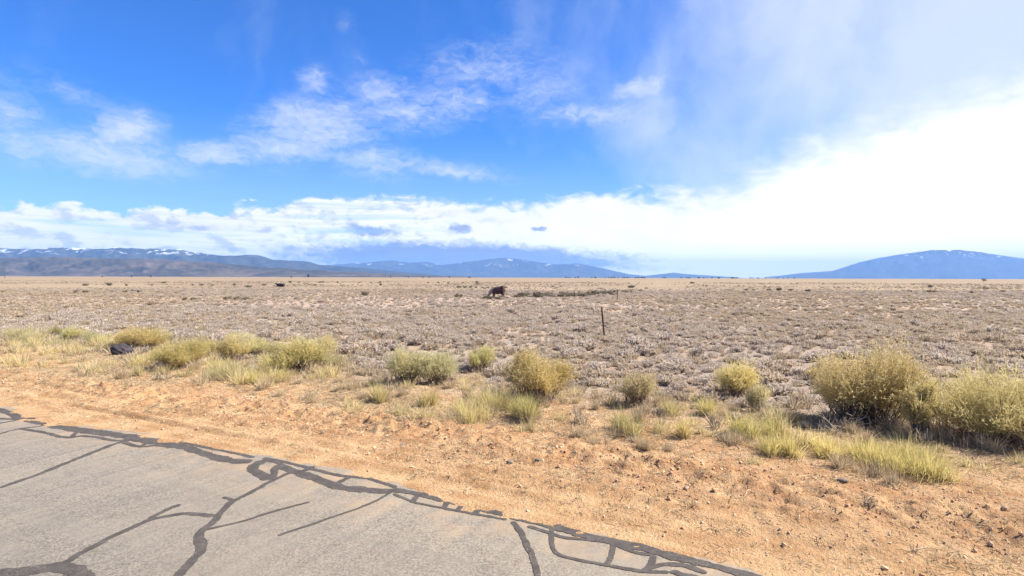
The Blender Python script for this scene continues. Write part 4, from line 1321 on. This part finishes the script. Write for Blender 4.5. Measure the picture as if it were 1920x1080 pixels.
cow = empty('cow', (-1.55, 66.0, seat(-1.55, 66.0) - .02), R(-12))
cow.scale = (.92, 1.05, 1.0)
tag(cow, 'dark red-brown cow with pale face grazing on the plain', 'cow')
cv = [(.62, 0, 1.08), (.25, 0, 1.02), (-.2, 0, 1.02), (-.62, 0, 1.08),                 # 0 rump .. 3 shoulder
      (-.95, 0, .95), (-1.18, 0, .66), (-1.30, 0, .42), (-1.40, 0, .20),              # 4 neck, 5 poll, 6 face, 7 muzzle
      (.62, .20, .86), (.50, .22, .58), (.66, .22, .34), (.62, .22, .05),             # hind leg: thigh, knee, hock, foot
      (.62, -.20, .86), (.44, -.22, .58), (.58, -.22, .34), (.54, -.22, .05),
      (-.60, .18, .78), (-.60, .20, .42), (-.58, .20, .05),                           # fore legs
      (-.60, -.18, .78), (-.66, -.20, .42), (-.70, -.20, .05)]
ce = [(0, 1), (1, 2), (2, 3), (3, 4), (4, 5), (5, 6), (6, 7), (0, 8), (8, 9), (9, 10), (10, 11), (0, 12), (12, 13), (13, 14), (14, 15),
      (3, 16), (16, 17), (17, 18), (3, 19), (19, 20), (20, 21)]
cr = [(.34, .40), (.40, .48), (.40, .50), (.36, .44), (.26, .34), .18, .12, .085, .17, .11, .065, .06, .17, .11, .065, .06, .13, .075, .06, .13, .075, .06]
skin_body('body', cv, ce, cr, M['hide_red'], cow, 2, 1)
skin_body('tail', [(.80, 0, 1.24), (.95, 0, 1.05), (.97, 0, .75), (.96, 0, .48)], [(0, 1), (1, 2), (2, 3)], [.035, .03, .022, .045], M['hide_red'], cow, 1)
for s_ in (-1, 1):
    skin_body('ear', [(-1.14, .10 * s_, .76), (-1.14, .24 * s_, .74), (-1.14, .32 * s_, .68)], [(0, 1), (1, 2)], [(.03, .02), (.05, .02), (.02, .01)], M['hide_red'], cow, 1)

cow = empty('cow', (-57.4, 141.0, seat(-57.4, 141.0)), R(8))
tag(cow, 'black cow lying down far off at left', 'cow')
cv = [(.85, 0, .42), (.40, 0, .46), (-.1, 0, .46), (-.55, 0, .48), (-.85, 0, .66), (-1.02, 0, .86), (-1.22, 0, .78), (-1.34, 0, .70),
      (.75, -.38, .22), (.35, -.50, .10), (-.60, -.34, .20), (-.95, -.38, .07)]
ce = [(0, 1), (1, 2), (2, 3), (3, 4), (4, 5), (5, 6), (6, 7), (0, 8), (8, 9), (3, 10), (10, 11)]
skin_body('body', cv, ce, [(.36, .40), (.40, .46), (.38, .46), (.34, .40), .20, .16, .12, .09, .16, .07, .12, .06], M['hide_black'], cow, 2, 1)
for s_ in (-1, 1):
    skin_body('ear', [(-1.0, .10 * s_, .94), (-1.0, .24 * s_, .94), (-1.0, .31 * s_, .90)], [(0, 1), (1, 2)], [(.03, .02), (.05, .02), (.02, .01)], M['hide_black'], cow, 1)


# ------------------------------------------------------------------ darker shrubs out on the plain
def dark_shrub_mesh(w, h):
    st, fo, _ = bush_arrays(w, h, nmain=18, nshoot=260, nleaf=3, flowers=0, leaf=.16, tmax=1.45, shoot_w=.012, leaf_w=.022, lumps=6)
    V = np.concatenate([fo[0], st[0]]); F = np.concatenate([fo[1], st[1] + len(fo[0])])
    return mesh_np('dark_shrub', V, [F], M['dark_shrub'], np.concatenate([fo[2], st[2] * .3]))


DS = [dark_shrub_mesh(1.3, .75), dark_shrub_mesh(1.5, .65), dark_shrub_mesh(1.1, .7), dark_shrub_mesh(1.7, .6)]


def dark_row(spots, label, group):
    for (x, y, s) in spots:
        o = bpy.data.objects.new('dark_shrub', DS[random.randrange(4)]); link(o)
        o.location = (x, y, seat(x, y) - .02); o.scale = (s, s, s * random.uniform(.8, 1.15)); o.rotation_euler = (0, 0, random.uniform(0, 6.28))
        tag(o, label, 'shrub', group)


sp = []
for i in range(34):
    f = i / 33
    sp.append((0.6 + 14.5 * f + random.uniform(-.5, .5), 72 + 9 * f + random.uniform(-3, 5.5), random.uniform(.7, 1.15)))
for i in range(14):
    f = i / 13
    sp.append((14 + 9 * f, 92 + 10 * f + random.uniform(-3, 3), random.uniform(.5, .85)))
dark_row(sp, 'dark shrub in the long dark thicket right of the grazing cow', 'dark thicket beside the grazing cow')
dark_row([(-3.0, 65, .7), (-2.4, 64.8, .72), (-1.8, 64.9, .68), (-1.2, 65.0, .72), (-.6, 64.9, .65), (-6.5, 69, .8)], 'small dark shrub at the feet of the grazing cow or just left of it', 'dark shrubs by the grazing cow')
dark_row([(-30.3, 60.5, .75), (-29.2, 60.3, .7), (-28.4, 60.6, .55), (-33.6, 60, .6), (-34.4, 59.7, .5), (-27.6, 60.2, .4)], 'dark shrub in the short row on the plain at left', 'short dark row at left')
dark_row([(-57, 84, .9), (-56, 84.3, .9), (-55, 84, .8), (-62.5, 83.3, .8), (-64, 83.6, .7), (-59, 84, .5), (-52.5, 84, .5)], 'dark shrub in the broken row far out at left', 'broken dark row at far left')
sp = [(50 + 5.2 * i + random.uniform(-2.4, 2.4), 103 - .25 * i + random.uniform(-2.5, 2.5), random.uniform(.55, 1.2)) for i in range(12)]
dark_row(sp, 'dark shrub in the long row below the dome mountain at right', 'dark row at right')
dark_row([(52, 115, .9), (54, 115, 1.1), (56, 114.4, .8), (46, 112, .7), (48, 113, .6), (50, 118, .5)], 'dark shrub in the small group left of the row at right', 'small dark group at right')
sp = [(-12.5 + 1.35 * i, 134 + random.uniform(-2, 2), random.uniform(.5, 1.0)) for i in range(9)]
dark_row(sp, 'dark shrub in the thin row behind the grazing cow', 'thin dark row behind the cow')
sp = [(-112 + 2.6 * i, 150 + .7 * i + random.uniform(-3, 3), random.uniform(.6, 1.2)) for i in range(30) if random.random() < .5]
sp += [(-95 + 4.2 * i, 245 + random.uniform(-4, 4), random.uniform(.9, 1.7)) for i in range(22) if random.random() < .4]
dark_row(sp, 'dark shrub in the long thin rows far off at left', 'long thin dark rows at left')
sp = [(100 * math.tan(R(random.uniform(-40, 40))) * k, 100 * k, random.uniform(.5, 1.2) * (.6 + .4 * k)) for k in [random.uniform(.5, 2.6) for _ in range(14)]]
dark_row(sp, 'single dark shrub scattered far out on the plain', 'lone dark shrubs on the plain')


# ------------------------------------------------------------------ trees, poles and specks on the horizon
def tree_mesh(h, w):
    """crown of leaf clumps carried by a short forked trunk"""
    n = 150
    d = rng.normal(size=(n, 3)); d /= np.linalg.norm(d, axis=1, keepdims=True)
    c = d * (rng.random(n) ** .4)[:, None] * np.array([w / 2, w / 2, h * .36]) * rng.uniform(.75, 1.1, n)[:, None] + np.array([0, 0, h * .62])
    e = c + rng.normal(0, 1, (n, 3)) * h * .07
    P = np.stack([c, (c + e) / 2, e], 1)
    V, F = ribbons(P, np.full((n, 3), h * .045) * np.array([.4, 1, .3])[None])
    crown = mesh_np('crown', V, [F], M['far_tree'], np.repeat(rng.random(n), 6))
    k = 6
    st_ = np.zeros((k, 3)); st_[:, 2] = -.3
    en = np.stack([rng.normal(0, w * .18, k), rng.normal(0, w * .18, k), np.full(k, h * .6)], 1)
    V, F = tube3(bez(st_, st_ * .5 + en * .5 * np.array([.3, .3, 1]), en, 4), np.full((k, 4), h * .022) * np.array([1.3, 1, .7, .3])[None])
    return crown, mesh_np('trunk', V, [F], M['trunk'])


TM = [tree_mesh(8, 6), tree_mesh(8, 5), tree_mesh(7, 8)]


def tree(x, y, s, label, group=None, k=None, sx=1.0):
    cr, tr = TM[random.randrange(3) if k is None else k]
    root = empty('tree', (x, y, -.05), random.uniform(0, 6.28)); root.scale = (s * sx, s * sx, s)
    tag(root, label, 'tree', group)
    obj('crown', cr, root); obj('trunk', tr, root)


tree(358.9, 432.7, .42, 'dark round tree alone on the horizon below the dome mountain', None, 2, 1.15)
D_ = 900.0
for (px, s, lab) in [(247, .5, 'small tree on the horizon, leftmost of the pair below the mesa foot'), (283, .6, 'small tree on the horizon, right one of the pair below the mesa foot'),
                     (546, .6, 'pale small tree on the horizon left of the darker slim one'), (578, .95, 'dark slim tree on the horizon left of the middle'),
                     (192, .5, 'low round tree at the left horizon')]:
    tree((px - 960) / 1066.7 * D_, D_, s, lab, 'small trees on the left horizon', None, .7)
for px in (792, 806, 842, 882, 730, 764, 878):
    tree((px - 960) / 1066.7 * 1500 + random.uniform(-3, 3), 1500, random.uniform(.5, .8), 'tiny dark tree on the horizon below the far middle range', 'tiny trees on the middle horizon', None, 1.2)
for i in range(60):
    px = 1055 + 440 * random.random() ** .9
    D2 = random.uniform(2200, 2800)
    tree((px - 960) / 1066.7 * D2, D2, random.uniform(.5, 1.0), 'dark tree in the thin far tree line between the two ranges', 'far tree line on the horizon', None, 1.9)


def pole(x, y, h, label):
    root = empty('utility_pole', (x, y, -.1), R(30)); tag(root, label, 'pole', 'utility poles on the horizon')
    bm = bmesh.new(); bmesh.ops.create_cone(bm, cap_ends=True, segments=10, radius1=.17, radius2=.11, depth=h, matrix=Matrix.Translation((0, 0, h / 2)))
    bm_obj('shaft', bm, M['pole_wood'], root)
    bm = bmesh.new(); box(bm, -1.2, 1.2, -.17, -.06, h - .75, h - .6); bm_obj('crossarm', bm, M['pole_wood'], root)
    for xx in (-1.1, -.5, .5, 1.1):
        bm = bmesh.new(); bmesh.ops.create_cone(bm, cap_ends=True, segments=8, radius1=.06, radius2=.03, depth=.18, matrix=Matrix.Translation((xx, -.115, h - .51)))
        bm_obj('insulator', bm, M['horn'], root)


pole(-438.6, 492.0, 10.5, 'utility pole standing on the left edge of the horizon')
pole(-223.0, 1000.0, 9.5, 'thin utility pole on the horizon left of the middle')

world.cycles.sampling_method = 'MANUAL'
world.cycles.sample_map_resolution = 256
